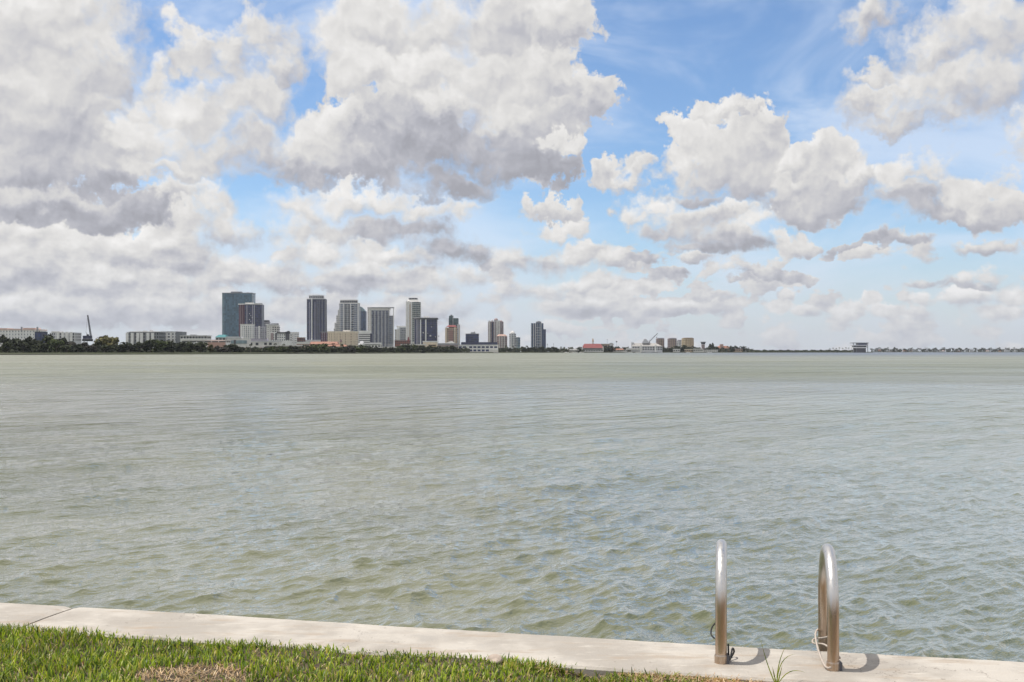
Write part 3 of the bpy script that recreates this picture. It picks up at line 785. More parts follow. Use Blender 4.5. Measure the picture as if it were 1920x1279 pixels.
# ------------------------------------------------------------------ towers and houses across the bay
class Bld:
    def __init__(s, name, label, cat, Y, px, group=None, gz=GZ):
        s.Y = Y; s.gz = gz
        s.t = empty(name, (X(px, Y), Y, gz), label, cat, group)
        s.ox = X(px, Y)
    def x(s, px): return X(px, s.Y) - s.ox
    def z(s, py): return Z(py, s.Y) - s.gz
    def foot(s, front, depth):
        """front: (px, metres behind the front plane) left to right -> footprint, seen from above"""
        f = [(s.x(px), dd) for px, dd in front]
        back = max(d for _, d in f) + depth
        return f + [(f[-1][0], back), (f[0][0], back)], f
    def body(s, part, front, top, mat, bot=None, depth=22.0, parent=None, topfront=None):
        pts, f = s.foot(front, depth)
        tp = s.foot(topfront, depth)[0] if topfront else None
        z0 = -1.0 if bot is None else s.z(bot)
        mb = MB(); mb.prism(pts, z0, s.z(top), tp)
        o = mb.build(part, M[mat], parent or s.t)
        return f
    def panes(s, f, top, bot, mat, floor=3.4, bay=3.2, fw=0.78, fh=0.62, part='window_panes', seed=1, skip=0.0, off=0.18, ends=True, back=0.0):
        """glass panes, one per bay and floor, on every face of the front and the two ends"""
        rng = random.Random(seed); mb = MB()
        z0 = 1.0 if bot is None else s.z(bot); z1 = s.z(top)
        segs = list(zip(f, f[1:]))
        if ends: 
            bk = max(d for _, d in f) + 20
            segs = [((f[0][0], bk), f[0])] + segs + [(f[-1], (f[-1][0], bk))]
        floor *= 1.5; bay *= 1.45
        nf = max(1, int(round((z1 - z0) / floor))); fl = (z1 - z0) / nf
        for (a, b_) in segs:
            L = math.hypot(b_[0] - a[0], b_[1] - a[1])
            if L < 1.5: continue
            ux, uy = (b_[0] - a[0]) / L, (b_[1] - a[1]) / L
            nx, ny = uy, -ux
            nb = max(1, int(round(L / bay))); bw = L / nb
            for i in range(nb):
                for k in range(nf):
                    if skip and rng.random() < skip: continue
                    c = (i + 0.5) * bw; h = bw * fw / 2
                    za = z0 + k * fl + fl * (1 - fh) * 0.6; zb = za + fl * fh
                    p0 = (a[0] + ux * (c - h) + nx * off, a[1] + uy * (c - h) + ny * off); p1 = (a[0] + ux * (c + h) + nx * off, a[1] + uy * (c + h) + ny * off)
                    mb.quad((p0[0], p0[1], za), (p1[0], p1[1], za), (p1[0], p1[1], zb), (p0[0], p0[1], zb))
        return mb.build(part, M[mat], s.t, kind='stuff')
    def cols(s, pxs, w, top, bot, mat, proud=0.7, dd=0.0, part='pilaster', thick=2.0):
        """upright fins, each one a piece of its own; dd: metres behind the front plane at that spot"""
        for k, px in enumerate(pxs):
            d0 = dd[k] if isinstance(dd, (list, tuple)) else dd
            mb = MB(); x0, x1 = s.x(px - w / 2), s.x(px + w / 2)
            mb.box(x0, x1, d0 - proud, d0 + thick, -0.5 if bot is None else s.z(bot), s.z(top))
            mb.build(part, M[mat], s.t)
    def slabs(s, f, top, bot, mat, floor=3.4, out=1.0, th=0.45, part='balcony_slabs', lo=None, hi=None):
        """floor edges and balcony decks of every storey"""
        mb = MB(); z0, z1 = s.z(bot), s.z(top); n = int((z1 - z0) / floor)
        for a, b_ in list(zip(f, f[1:])):
            L = math.hypot(b_[0] - a[0], b_[1] - a[1])
            if L < 1: continue
            ux, uy = (b_[0] - a[0]) / L, (b_[1] - a[1]) / L; nx, ny = uy, -ux
            q = [(a[0] + nx * out, a[1] + ny * out), (b_[0] + nx * out, b_[1] + ny * out), (b_[0] - nx * .5, b_[1] - ny * .5), (a[0] - nx * .5, a[1] - ny * .5)]
            for k in range(n + 1): mb.prism(q, z0 + k * floor, z0 + k * floor + th)
        return mb.build(part, M[mat], s.t, kind='stuff')
    def roof(s, front, top, bot, mat, depth=24.0, part='roof_slab'):
        pts, f = s.foot(front, depth); mb = MB(); mb.prism(pts, s.z(bot), s.z(top)); mb.build(part, M[mat], s.t); return f

def rect(a, b_, d=0.0): return [(a, d), (b_, d)]

# --- left of the towers
B = Bld('hotel', 'long white building with pinkish roofs at the far left edge', 'building', 1900, 30)
f = B.body('wall', [(-40, 0), (77, 0)], 617.2, 'white_wall', depth=25); B.panes(f, 619, 636, 'glass_grey', 3.2, 3.6, .24, .5)
for a, b_, t in ((-40, 14, 615.5), (16, 40, 616.5), (44, 66, 615)): B.roof([(a, -1), (b_, -1)], t, 617.4, 'salmon', part='roof')
B.cols([40.5, 70], 2.6, 613, 622, 'grey_wall', part='stair_tower'); B.body('cornice', [(-41, -.6), (77.6, -.6)], 618.4, 'salmon', bot=619.2, depth=25.8)
B = Bld('hall', 'small navy blue box of a building above dark trees at left', 'building', 1500, 71)
f = B.body('wall', [(65, 0), (76.5, 0)], 622.5, 'blue_panel'); B.roof([(64.6, -.4), (77, -.4)], 621.8, 622.8, 'dark_grey', depth=23); B.panes(f, 623, 634, 'glass_navy', 4, 3)
B = Bld('apartment_block', 'pale grey apartment block above trees left of the leaning crane', 'building', 1900, 118)
f = B.body('wall', [(90, 6), (104, 0), (141, 0)], 623.5, 'light_grey'); B.panes(f, 624, 640, 'glass_dark', 3.3, 3.8, .4, .7); B.cols([109, 118, 126, 134], 4.0, 622.4, None, 'white_wall', part='bay', proud=2)
B.roof([(95, 3), (106, -1), (112, -1)], 621.4, 623.4, 'off_white', depth=15, part='penthouse')
B = Bld('apartment_block', 'white and slate apartment block with six bays above the oaks', 'building', 1650, 268)
f = B.body('wall', [(233, 10), (242, 0), (298, 0)], 622.6, 'steel_grey'); B.panes(f, 623, 642, 'glass_dark', 3.2, 3.0, .5, .6)
B.cols([238, 248.5, 259, 266, 278, 287], 5.0, 624.2, None, 'white_wall', part='bay', proud=2.5, dd=[3, 0, 0, 0, 0, 0]); B.roof([(243, -1), (299, -1)], 621.6, 622.6, 'off_white', depth=20)
B.roof([(266, 4), (272, 4)], 619.6, 621.7, 'light_grey', depth=6, part='lift_housing'); B.roof([(279, 4), (283, 4)], 619.0, 621.7, 'light_grey', depth=6, part='lift_housing')
B = Bld('apartment_block', 'white apartment block with grey-green end beside the slate one', 'building', 1700, 320)
f = B.body('wall', [(299, 0), (341, 0)], 622.6, 'white_wall'); B.panes(f, 624, 640, 'glass_grey', 3.4, 4.2, .55, .5); B.body('end_bay', [(330, -2), (342, -2)], 622.0, 'steel_grey', depth=24); B.roof([(303, -1), (334, -1)], 621.4, 622.6, 'light_grey')
B.cols([302, 312.5, 322], 2.2, 621.8, None, 'off_white', part='pier')
B = Bld('shed', 'wide low white building with dark upper windows right of apartments', 'building', 1500, 365)
f = B.body('wall', [(338, 0), (388, 0)], 629.5, 'white_wall'); B.panes(f, 630, 636, 'glass_dark', 4.4, 3.0, .75, .6); B.roof([(337, -1), (389, -1)], 628.8, 629.8, 'light_grey'); B.roof([(354, 5), (364, 5)], 627.2, 629, 'grey_wall', depth=8, part='plant_room')
B = Bld('shed', 'low white building with dark band just right of the oaks', 'building', 1350, 380)
f = B.body('wall', [(341, 0), (424, 0)], 638.5, 'white_wall'); B.panes(f, 639, 643, 'glass_dark', 4, 6, .9, .5); B.roof([(340, -1.2), (425, -1.2)], 637.2, 638.6, 'off_white'); B.body('wing', [(392, -6), (423, -6)], 642, 'pink_wall', depth=20)
B = Bld('pavilion', 'building under a small teal roof beside the tall glass tower', 'building', 1750, 413)
f = B.body('wall', [(404, 0), (423, 0)], 632.5, 'off_white'); B.panes(f, 633, 640, 'glass_dark', 4, 4)
mb = MB(); z0, z1 = B.z(632.5), B.z(627.5); a, c = B.x(403), B.x(424); mb.prism([(a, -1), (c, -1), (c, 23), (a, 23)], z0, z1, [(a + 4, 8), (c - 3, 8), (c - 3, 14), (a + 4, 14)]); mb.build('roof', M['teal_roof'], B.t)

# --- the tall towers, left to right
B = Bld('glass_tower', 'tallest tower, a plain blue-green glass slab left of the others', 'tower', 2950, 444)
f = B.body('wall', [(416, 3), (420, 0), (473, 0)], 549.8, 'glass_teal', depth=34); B.panes(f, 550, 632, 'glass_teal', 3.7, 3.1, .93, .86)
B.roof([(432, 6), (451, 6)], 546.6, 549.9, 'steel_grey', depth=16, part='roof_house'); B.roof([(415.6, 2.5), (420, -.5), (473.4, -.5)], 548.9, 550.2, 'steel_grey', depth=36, part='parapet'); B.cols([416.8, 419.8, 472.6], .8, 549.5, None, 'glass_pale', part='corner_fin', dd=[2.3, 0, 0])
B.roof([(461, 8), (465, 8)], 547.8, 549.2, 'light_grey', depth=6, part='roof_unit')
B = Bld('unfinished_tower', 'dark tower with maroon side and white top slab before the glass tower', 'tower', 2700, 468)
f = B.body('core', [(446.5, 7), (459, 0), (478, 0), (490, 4)], 571, 'navy', depth=24); B.body('side', [(446.4, 6.6), (458.6, -.3)], 571.2, 'maroon', depth=20); B.panes(f[1:], 573, 630, 'glass_navy', 3.5, 3.0, .7, .7, skip=.05, ends=False)
B.cols([463, 474], 1.5, 572, None, 'lilac', part='column'); B.cols([477.2], .9, 572, None, 'light_grey', part='column', dd=0); B.cols([450.5, 454.5], .7, 572, None, 'mauve', part='column', dd=[3.4, 1.6], proud=1.2)
B.roof([(445.4, 6), (458, -1.4), (479, -1.4), (488.5, 1.6)], 569.4, 571.0, 'white_wall', part='top_slab'); B.roof([(459, 4), (474, 4)], 567.4, 569.5, 'off_white', depth=8, part='formwork'); B.roof([(476, 4), (489, 6)], 568.3, 569.2, 'steel_grey', depth=10, part='formwork')
rng = random.Random(2); mb = MB()
for i in range(11):
    px = 468 + (i % 3) * 2.4; py = 588 + i * 3.6; mb.box(B.x(px - .5), B.x(px + .5), -.9, -.3, B.z(py + 1.2), B.z(py - .6))
mb.build('hoist_panels', M['white_wall'], B.t, kind='stuff')
B = Bld('office_block', 'narrow dark-topped block stepping down beside the maroon tower', 'building', 2900, 497)
f = B.body('wall', [(489, 0), (503, 2)], 603.5, 'lilac'); B.panes(f, 606, 640, 'glass_grey', 3.4, 3); B.roof([(488.5, -.6), (502, -.6)], 600.4, 603.6, 'dark_grey', part='roof_storey'); B.roof([(499, 3), (505.5, 3)], 604.5, 607, 'grey_wall', part='plant_room', depth=8)
B = Bld('condo', 'white striped condominium low in front of the maroon tower', 'building', 2450, 461)
f = B.body('wall', [(450, 3), (460, 0), (472.6, 0)], 608.8, 'white_wall', depth=20); B.panes(f, 611, 637, 'glass_grey', 3.1, 3.2, .42, .62); B.cols([452, 456, 460.2, 464.2, 468.2, 472], 1.5, 610, None, 'white_wall', part='fin', dd=[2.4, 1.2, 0, 0, 0, 0])
B.roof([(449.4, 2.4), (460, -.8), (473.2, -.8)], 607.8, 609.2, 'off_white', part='roof_slab'); B.roof([(451, 3.2), (472.0, .4)], 609.2, 611.4, 'dark_grey', part='top_storey', depth=17)
B = Bld('lilac_block', 'lilac grey slab with a white stair fin between two towers', 'building', 2600, 486)
f = B.body('wall', [(472, 0), (500, 0)], 612.5, 'lilac'); B.panes(f, 614, 640, 'glass_grey', 3.2, 2.6, .55, .6); B.cols([486], 2.6, 611.5, None, 'white_wall', part='stair_fin', proud=1.6); B.cols([477, 481, 491.5, 496], .8, 613, None, 'light_grey', part='fin')
B = Bld('round_condo', 'tan rounded condominium with flared cornice right of the dark towers', 'building', 2400, 509)
arc = [(498, 9), (499.5, 5), (502, 2.2), (506, .4), (510, 0), (514, .6), (518, 2.6), (520, 6)]
f = B.body('wall', arc, 609.5, 'off_white', depth=14); B.panes(f, 612, 640, 'glass_dark', 3.1, 2.6, .55, .6); B.roof([(496.6, 7), (499, 3.5), (504, -1), (510, -2), (516, -1), (519, 2)], 607.6, 609.8, 'light_grey', depth=14, part='cornice'); B.cols([500.5, 504.5, 508.2], 1.5, 610, None, 'off_white', part='pier', dd=[4, 1.2, .3])
B.roof([(508, 3), (520, 5)], 606.4, 608, 'dark_grey', depth=10, part='roof_storey')
B = Bld('frame_building', 'white block with black window bays and heavy black roof beam', 'building', 2200, 525)
f = B.body('wall', [(507, 0), (543.6, 0)], 622.5, 'white_wall'); B.roof([(519, -1), (543.8, -1)], 623.0, 625.6, 'black_metal', part='roof_beam', depth=6)
B.cols([510.3], 5.4, 624.5, 637.5, 'mauve', part='window_bay', proud=.5, thick=1); B.cols([517.6], 3.2, 624.5, 637.5, 'dark_grey', part='window_bay', proud=.5, thick=1); B.cols([539], 7.6, 622.0, 637.5, 'dark_grey', part='window_bay', proud=.6, thick=1); B.roof([(538.4, -1.2), (542.6, -1.2)], 620.6, 622.6, 'dark_grey', part='lift_housing', depth=6); B.panes(f, 626, 640, 'glass_grey', 3.4, 3.2, .5, .5)
B = Bld('slim_condo', 'small bright white block just left of the navy tower base', 'building', 2300, 549)
f = B.body('wall', [(543.8, 2), (546, 0), (556.5, 0)], 623.4, 'white_wall'); B.panes(f, 625, 645, 'glass_grey', 3.0, 2.6, .45, .5); B.roof([(545, -.6), (556.8, -.6)], 622.8, 623.8, 'off_white'); B.cols([551], 1.2, 623, None, 'light_grey', part='fin')
B = Bld('brick_house', 'small square brick building at the foot of the navy tower', 'building', 2250, 563)
f = B.body('wall', [(557, 0), (569, 0)], 633.2, 'brick'); B.panes(f, 634, 642, 'glass_dark', 3.2, 3); B.roof([(556.7, -.4), (569.3, -.4)], 632.6, 633.6, 'tan')
B = Bld('navy_tower', 'tall dark navy tower with one white pier and a stepped crown', 'tower', 2650, 591)
f = B.body('wall', [(574, 8), (584, 0), (599, 0), (609, 9)], 560.5, 'navy', depth=22); B.panes(f, 566, 637, 'glass_navy', 3.3, 2.9, .7, .74)
B.cols([584.6], 2.2, 559.2, None, 'white_wall', part='white_pier', proud=1.8); B.cols([579.6], 1.2, 566, None, 'lilac', part='pier', dd=[3.5]); B.cols([590.6], 1.2, 566, None, 'lilac', part='pier'); B.cols([594.6, 598.2], .7, 563, None, 'grey_wall', part='pier'); B.cols([574.6, 603.5, 608.4], .8, 562, None, 'grey_wall', part='pier', dd=[7.4, 4, 8.4])
B.roof([(574.6, 7), (584, -.6), (599, -.6), (608, 7.5)], 559.6, 561.0, 'light_grey', part='cornice'); f = B.roof([(578, 9), (585, 3), (598, 3), (604.5, 9)], 554.6, 559.7, 'grey_wall', part='crown', depth=12); B.panes(f, 555.4, 559, 'glass_dark', 4.4, 3.2, .5, .6, part='crown_panes'); B.roof([(577.6, 8.4), (585, 2.4), (598, 2.4), (605, 8.4)], 553.4, 554.8, 'light_grey', depth=13, part='crown_cap')
B.body('podium', [(572, -6), (612, -6)], 637.5, 'light_grey', depth=40)
B = Bld('purple_block', 'dark purple low block with pale window grid beside the navy tower', 'building', 2400, 608)
f = B.body('wall', [(601.5, 0), (615.5, 0)], 623, 'maroon'); B.panes(f, 624, 638, 'lilac', 4.4, 4.2, .3, .3); B.roof([(601, -.5), (616, -.5)], 622.2, 623.4, 'grey_wall'); B.cols([605, 608.6, 612.4], .5, 623, None, 'lilac', part='mullion')
B = Bld('stepped_tower', 'white balconied tower stepping down on its left, with open crown', 'tower', 2750, 650)
f = B.body('wall', [(635.5, 5), (640, 0), (664, 0), (672, 6)], 568.5, 'light_grey', depth=22); B.panes(f, 570, 640, 'glass_blue', 3.3, 2.8, .74, .72)
B.cols([637.6, 644, 657.4, 671], 1.9, 568, None, 'white_wall', part='pier', dd=[3, 0, 0, 5], proud=1.2); B.cols([643, 652], .7, 570, None, 'off_white', part='pier')
B.cols([648.4, 654.6, 661.4], 1.5, 571, 640, 'glass_dark', part='window_strip', proud=.35, thick=1)
B.slabs([(B.x(646), 0), (B.x(656), 0)], 572, 640, 'off_white', 3.3, 1.3, .5); B.slabs([(B.x(659), 0), (B.x(664), 0)], 572, 640, 'white_wall', 6.6, 1.6, 1.0, part='deep_balconies')
for k, (a, b_, t) in enumerate(((632.6, 637, 580.5), (629.6, 634, 591), (626.2, 631, 605), (624.6, 628, 615))):
    ff = B.body('step', [(a, 6 + k), (b_, 3 + k)], t, 'off_white', depth=16); B.panes(ff, t + 1, 640, 'glass_grey', 3.3, 2.6, .5, .6, seed=k, ends=False)
f = B.roof([(637, 6), (642, 2), (662, 2), (668.6, 7)], 563.2, 568.6, 'grey_wall', part='crown', depth=14); B.panes(f, 563.6, 568.2, 'glass_dark', 6, 3.4, .7, .7, part='crown_openings'); B.roof([(636.6, 5.4), (642, 1.4), (662, 1.4), (669.4, 6.4)], 562.0, 563.4, 'off_white', depth=15, part='crown_cap'); B.roof([(634.6, 4.4), (640, -1), (664, -1), (672.6, 5.4)], 567.8, 569.4, 'white_wall', part='cornice')
B = Bld('curved_glass_tower', 'slim blue glass tower with a sloped top behind the stepped one', 'tower', 2950, 679)
f = B.body('wall', [(670, 0), (678, 0), (685.6, 4)], 583.5, 'glass_blue', depth=20); B.panes(f, 584, 640, 'glass_blue', 3.4, 2.8, .85, .75)
mb = MB(); xs = [(670, 575.5), (675, 574.6), (679, 576.4), (682, 579.4), (684.4, 583)]
for (p0, t0), (p1, t1) in zip(xs, xs[1:]):
    a, c = B.x(p0), B.x(p1); n = len(mb.v); zb = B.z(583.5)
    mb.v += [(a, 0.2, zb), (c, .2, zb), (c, .2, B.z(t1)), (a, .2, B.z(t0)), (a, 20, zb), (c, 20, zb), (c, 20, B.z(t1)), (a, 20, B.z(t0))]
    mb.f += [(n, n + 1, n + 2, n + 3), (n + 5, n + 4, n + 7, n + 6), (n + 3, n + 2, n + 6, n + 7), (n + 1, n + 5, n + 6, n + 2), (n + 4, n, n + 3, n + 7)]
mb.build('sloped_top', M['glass_pale'], B.t); B.cols([672.6, 676.4], .7, 578, None, 'light_grey', part='fin')
B = Bld('cream_hotel', 'long cream hotel with close vertical piers in front of the stepped tower', 'building', 2100, 641)
f = B.body('wall', [(614.4, 0), (666, 0), (668.6, 3)], 622.5, 'cream', depth=18); B.panes(f, 625, 648, 'tan', 3.2, 3.6, .34, .6); B.cols([616.4 + 3.35 * i for i in range(15)], 1.35, 624, None, 'cream', part='pier', proud=1.2)
B.roof([(614, -1.4), (666.4, -1.4), (669, 2)], 621.2, 624.4, 'cream', part='parapet'); B.roof([(642.5, 3), (654.5, 3)], 619.4, 621.4, 'white_wall', part='roof_house', depth=8)
B = Bld('drum_office', 'white office of stacked horizontal bands with a dark right side', 'building', 2050, 685)
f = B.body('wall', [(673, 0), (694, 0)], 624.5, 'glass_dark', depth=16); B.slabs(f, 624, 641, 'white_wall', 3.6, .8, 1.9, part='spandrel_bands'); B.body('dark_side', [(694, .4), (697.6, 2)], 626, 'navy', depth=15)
B.roof([(673.6, 0), (677, -1.2), (691, -1.2), (694.4, 0)], 620.2, 624.8, 'white_wall', depth=14, part='roof_drum')
B = Bld('grey_slab_tower', 'broad grey gridded tower with an open frame at its upper right', 'tower', 2600, 713)
f = B.body('wall', [(696, 0), (728.4, 0)], 581.5, 'grey_wall', depth=26); B.panes(f, 582, 645, 'glass_grey', 3.2, 2.9, .62, .7, seed=5); f2 = B.body('right_wall', [(728.2, 1), (736.6, 1)], 591.8, 'grey_wall', depth=25); B.panes(f2, 592.5, 645, 'glass_blue', 3.2, 2.7, .7, .68, seed=6)
B.cols([699.4, 706, 712.6, 719.4, 725.6], 1.3, 583, None, 'glass_navy', part='window_strip', proud=.35, thick=1); B.cols([703, 709.4, 716, 722.6], .8, 583, None, 'light_grey', part='pier', proud=.6)
f3 = B.body('left_wall', [(688.6, 6), (696, 0.5)], 577, 'off_white', depth=20); B.cols([688.9, 692.4, 695.6], .9, 576.2, None, 'white_wall', part='pier', dd=[5.6, 2.6, .2]); B.panes(f3, 580, 645, 'mauve', 3.2, 3, .5, .6, seed=7, ends=False)
B.roof([(688.2, 5), (696, -.8), (738.4, -.8)], 576.0, 577.8, 'grey_wall', part='roof_beam', depth=5); B.roof([(696.2, .4), (725, .4)], 577.6, 581.6, 'off_white', depth=22, part='roof_storey'); B.cols([737.6], 1.5, 576.2, None, 'white_wall', part='tall_post', proud=.6); B.cols([729, 732.5], .4, 577, 592, 'light_grey', part='frame_post', proud=.2, dd=2, thick=.6); B.roof([(724, 2), (731, 2)], 577.6, 581.4, 'white_wall', depth=8, part='roof_box')
B = Bld('pair_block', 'white and grey twin block left of the slim pale tower', 'building', 2800, 751)
f = B.body('wall', [(740, 2), (744, 0), (750, 0)], 617.4, 'off_white', depth=18); B.panes(f, 618, 642, 'glass_grey', 3.2, 2.8, .4, .6); f = B.body('tall_wall', [(748.6, -2), (762, -2)], 613.4, 'light_grey', depth=20); B.panes(f, 615, 642, 'glass_grey', 3.2, 2.4, .7, .75, seed=3); B.roof([(743.6, 0), (762, 0)], 611.0, 613.6, 'white_wall', part='roof_band', depth=18); B.cols([746, 749], 1.8, 612, None, 'white_wall', part='pier', proud=2.4)
B = Bld('slim_tower', 'slim tall pale tower with green glass side and chamfered crown', 'tower', 2600, 774)
f = B.body('wall', [(760.4, 5), (764, 1.6), (771, 0), (784, 0), (788, 3)], 566.5, 'off_white', depth=18); B.cols([762.2, 766.2], 2.6, 564.6, None, 'white_wall', part='pier', dd=[2.8, .8], proud=1); B.cols([771.4], 1.7, 566, None, 'white_wall', part='pier', proud=1.4); B.cols([768.8], 1.4, 570, None, 'tan', part='window_strip', proud=.6, dd=.4)
B.panes([(B.x(773), 0), (B.x(784), 0), (B.x(788), 3)], 566, 641, 'glass_green', 3.2, 2.5, .86, .8, ends=False); B.cols([781.4], .6, 568, None, 'grey_wall', part='fin')
B.body('crown', [(761.6, 4), (766, .6), (784, .4), (787.4, 3.4)], 561.8, 'off_white', bot=566.6, depth=14, topfront=[(765, 5), (767.4, 3), (781, 3), (783.4, 5)]); f = B.roof([(765.8, 5), (768, 3.4), (780, 3.4), (782, 5)], 558.4, 562, 'grey_wall', depth=8, part='lantern'); B.panes(f, 558.8, 561.6, 'glass_dark', 4, 3, .6, .7, part='lantern_panes')
B = Bld('banded_tower', 'dark navy block with three white piers and overhanging flat roof', 'tower', 2300, 797)
f = B.body('wall', [(776, 8), (786, 0), (800, 0), (818.6, 5)], 598.5, 'navy', depth=18); B.panes(f, 600, 643, 'glass_navy', 3.2, 2.6, .8, .7); B.cols([781.6], 2.4, 598, None, 'lilac', part='pier', dd=[3.2], proud=1); B.cols([788.6, 798.4], 2.4, 598, None, 'white_wall', part='pier', proud=1.2)
B.cols([777, 784.6], 1.0, 598, None, 'grey_wall', part='pier', dd=[7, 1]); B.roof([(774.8, 7), (785, -2), (801, -2), (820, 3)], 596.2, 599, 'dark_grey', part='roof_slab'); B.roof([(775.2, 6.6), (785, -2.4), (801, -2.4), (819.8, 2.6)], 595.4, 596.4, 'light_grey', part='roof_rim'); B.roof([(794, 4), (803.6, 5)], 592.8, 595.6, 'off_white', depth=8, part='roof_house')
rng = random.Random(8); mb = MB()
for px, py, w in ((793.6, 624, 2), (807, 629.6, 3), (802, 625, 1), (809, 613, 1.4), (816.6, 631.6, 1.4)): mb.box(B.x(px - w / 2), B.x(px + w / 2), -1.4, 3, B.z(py + w / 2), B.z(py - w / 2))
mb.build('lit_panels', M['light_grey'], B.t, kind='stuff')
B = Bld('cream_hall', 'low cream hall at the foot of the dark banded block', 'building', 2000, 806)
f = B.body('wall', [(793, 0), (819.4, 0)], 641.2, 'cream', depth=16); B.roof([(792.4, -.8), (820, -.8)], 639.6, 641.6, 'white_wall'); B.body('shop_front', [(803, -1.6), (818, -1.6)], 646, 'gold_wall', depth=6); B.panes([(B.x(804), -1.7), (B.x(817), -1.7)], 646.6, 649.4, 'glass_dark', 3, 2.4, .7, .8, ends=False)
B = Bld('pink_tower', 'tan and pink tower with a taller green-grey rear block', 'tower', 2450, 848)
f = B.body('rear_block', [(841, 8), (849, 7), (859, 9)], 596.4, 'glass_green', depth=14); B.panes(f, 597, 612, 'glass_green', 3.2, 2.6, .7, .7); B.roof([(841.4, 9), (849.6, 9)], 592.0, 596.6, 'glass_green', depth=9, part='upper_block'); B.roof([(844, 10), (847.6, 10)], 590.0, 592.2, 'steel_grey', depth=5, part='roof_unit'); B.cols([849], .7, 593, 612, 'light_grey', part='fin', dd=7)
f = B.body('wall', [(834.4, 4), (838, 0), (856, 0), (861.6, 5)], 614.6, 'tan', depth=16); B.panes(f, 616, 643, 'glass_grey', 3.1, 2.8, .45, .6); B.body('centre_bay', [(841.6, -1.2), (849.6, -1.2)], 619, 'pink_wall', depth=4); B.panes([(B.x(841.8), -1.3), (B.x(849.4), -1.3)], 619.6, 642, 'maroon', 3.1, 3, .6, .5, ends=False, part='bay_panes')
B.body('roof', [(836, 2), (840, -.6), (856, -.6), (857, 3)], 609.6, 'red_roof', bot=613.0, depth=12, topfront=[(841, 5), (844, 4), (852, 4), (853, 5)]); B.cols([836.4, 853, 860.6], 2.2, 613.4, None, 'cream', part='pier', dd=[1.6, 0, 4]); B.body('right_wing', [(857, 1), (862, 4)], 608.4, 'light_grey', depth=14)
B = Bld('navy_cube', 'squat dark navy office cube above the white windowed hall', 'building', 2350, 885)
f = B.body('wall', [(873, 3), (876, 0), (897.4, 0)], 626.2, 'navy', depth=20); B.panes(f, 627, 643, 'glass_navy', 3.4, 2.8, .85, .7); B.roof([(882.6, 4), (891, 4)], 622.8, 626.4, 'grey_wall', depth=8, part='roof_house'); B.roof([(872.6, 2.4), (876, -.6), (897.8, -.6)], 625.6, 626.6, 'steel_grey'); B.cols([889.4], .5, 621, 624, 'dark_grey', part='mast', dd=6, thick=.6)
B = Bld('twin_tower', 'mauve and white tower with clustered domed tops right of centre', 'tower', 2450, 929)
f = B.body('wall', [(915, 5), (921, 1), (926, 0), (938, 0), (944, 5)], 603, 'mauve', depth=16); B.panes(f, 604, 645, 'glass_grey', 3.1, 2.6, .5, .6); B.cols([917.8, 932, 936], 3.0, 601, None, 'off_white', part='pier', dd=[2.6, 0, 0], proud=1.2); B.cols([923.4], 2.6, 604, None, 'navy', part='window_strip', dd=.4, proud=.8); B.cols([927.6], 1.6, 603, None, 'light_grey', part='pier')
def dome(B, px, w, top, bot, mat, dd, part='dome'):
    mb = MB(); z0, z1 = B.z(bot), B.z(top); r = (B.x(px + w / 2) - B.x(px - w / 2)) / 2; cx = B.x(px); n = 12; prev = None
    for k in range(6):
        a = math.pi / 2 * k / 5; rr = max(r * math.cos(a), .15); zz = z0 + (z1 - z0) * math.sin(a)
        ring = [(cx + rr * math.cos(2 * math.pi * i / n), dd + rr * math.sin(2 * math.pi * i / n), zz) for i in range(n)]
        if prev:
            for i in range(n): mb.quad(prev[i], prev[(i + 1) % n], ring[(i + 1) % n], ring[i])
        prev = ring
    mb.build(part, M[mat], B.t, smooth=True)
dome(B, 930, 8, 596.4, 600.6, 'mauve', 5); B.roof([(926, 2), (934, 2)], 600.4, 603.2, 'light_grey', depth=8, part='turret'); dome(B, 922.4, 5, 598.6, 602.8, 'light_grey', 5); dome(B, 939.4, 6, 600.4, 603.4, 'mauve', 6); dome(B, 917, 4, 603.4, 606, 'off_white', 6)
B = Bld('pink_condo', 'lower pinkish condominium joined to the right of the mauve tower', 'building', 2350, 941)
f = B.body('wall', [(931.5, 5), (935, 0), (946, 0), (951, 5)], 630, 'mauve', depth=14); B.panes(f, 632, 650, 'glass_dark', 3.1, 2.6, .5, .55); B.cols([936.4, 941, 945.4], 1.3, 629, None, 'off_white', part='pier'); B.body('roof', [(931, 4), (935, -.6), (946, -.6), (951, 4)], 627, 'pink_wall', bot=630.2, depth=12, topfront=[(935, 6), (937, 4), (945, 4), (947, 6)])
B = Bld('pale_tower', 'small pale grey tower with a rounded top, left of a lower blue one', 'building', 2700, 960)
f = B.body('wall', [(954.8, 3), (957, 0), (965, 0), (967.4, 3)], 625.4, 'light_grey', depth=14); B.panes(f, 626, 650, 'glass_grey', 3.1, 2.4, .6, .6); B.cols([958.6, 962.4], 1.3, 624.6, None, 'white_wall', part='pier'); dome(B, 961, 9, 620.6, 625.6, 'off_white', 7)
B = Bld('blue_block', 'small pale blue glass block right of the round-topped pale tower', 'building', 2800, 971)
f = B.body('wall', [(967, 0), (972, 0), (975.4, 3)], 632.6, 'glass_pale', depth=14); B.panes(f, 633, 650, 'glass_blue', 3.2, 2.6, .7, .6); dome(B, 970.4, 5, 630.4, 632.8, 'light_grey', 6); B.cols([969.4], .8, 632, None, 'white_wall', part='fin')
B = Bld('blue_grey_tower', 'blue-grey tower standing alone at the right end of the skyline', 'tower', 2600, 1009)
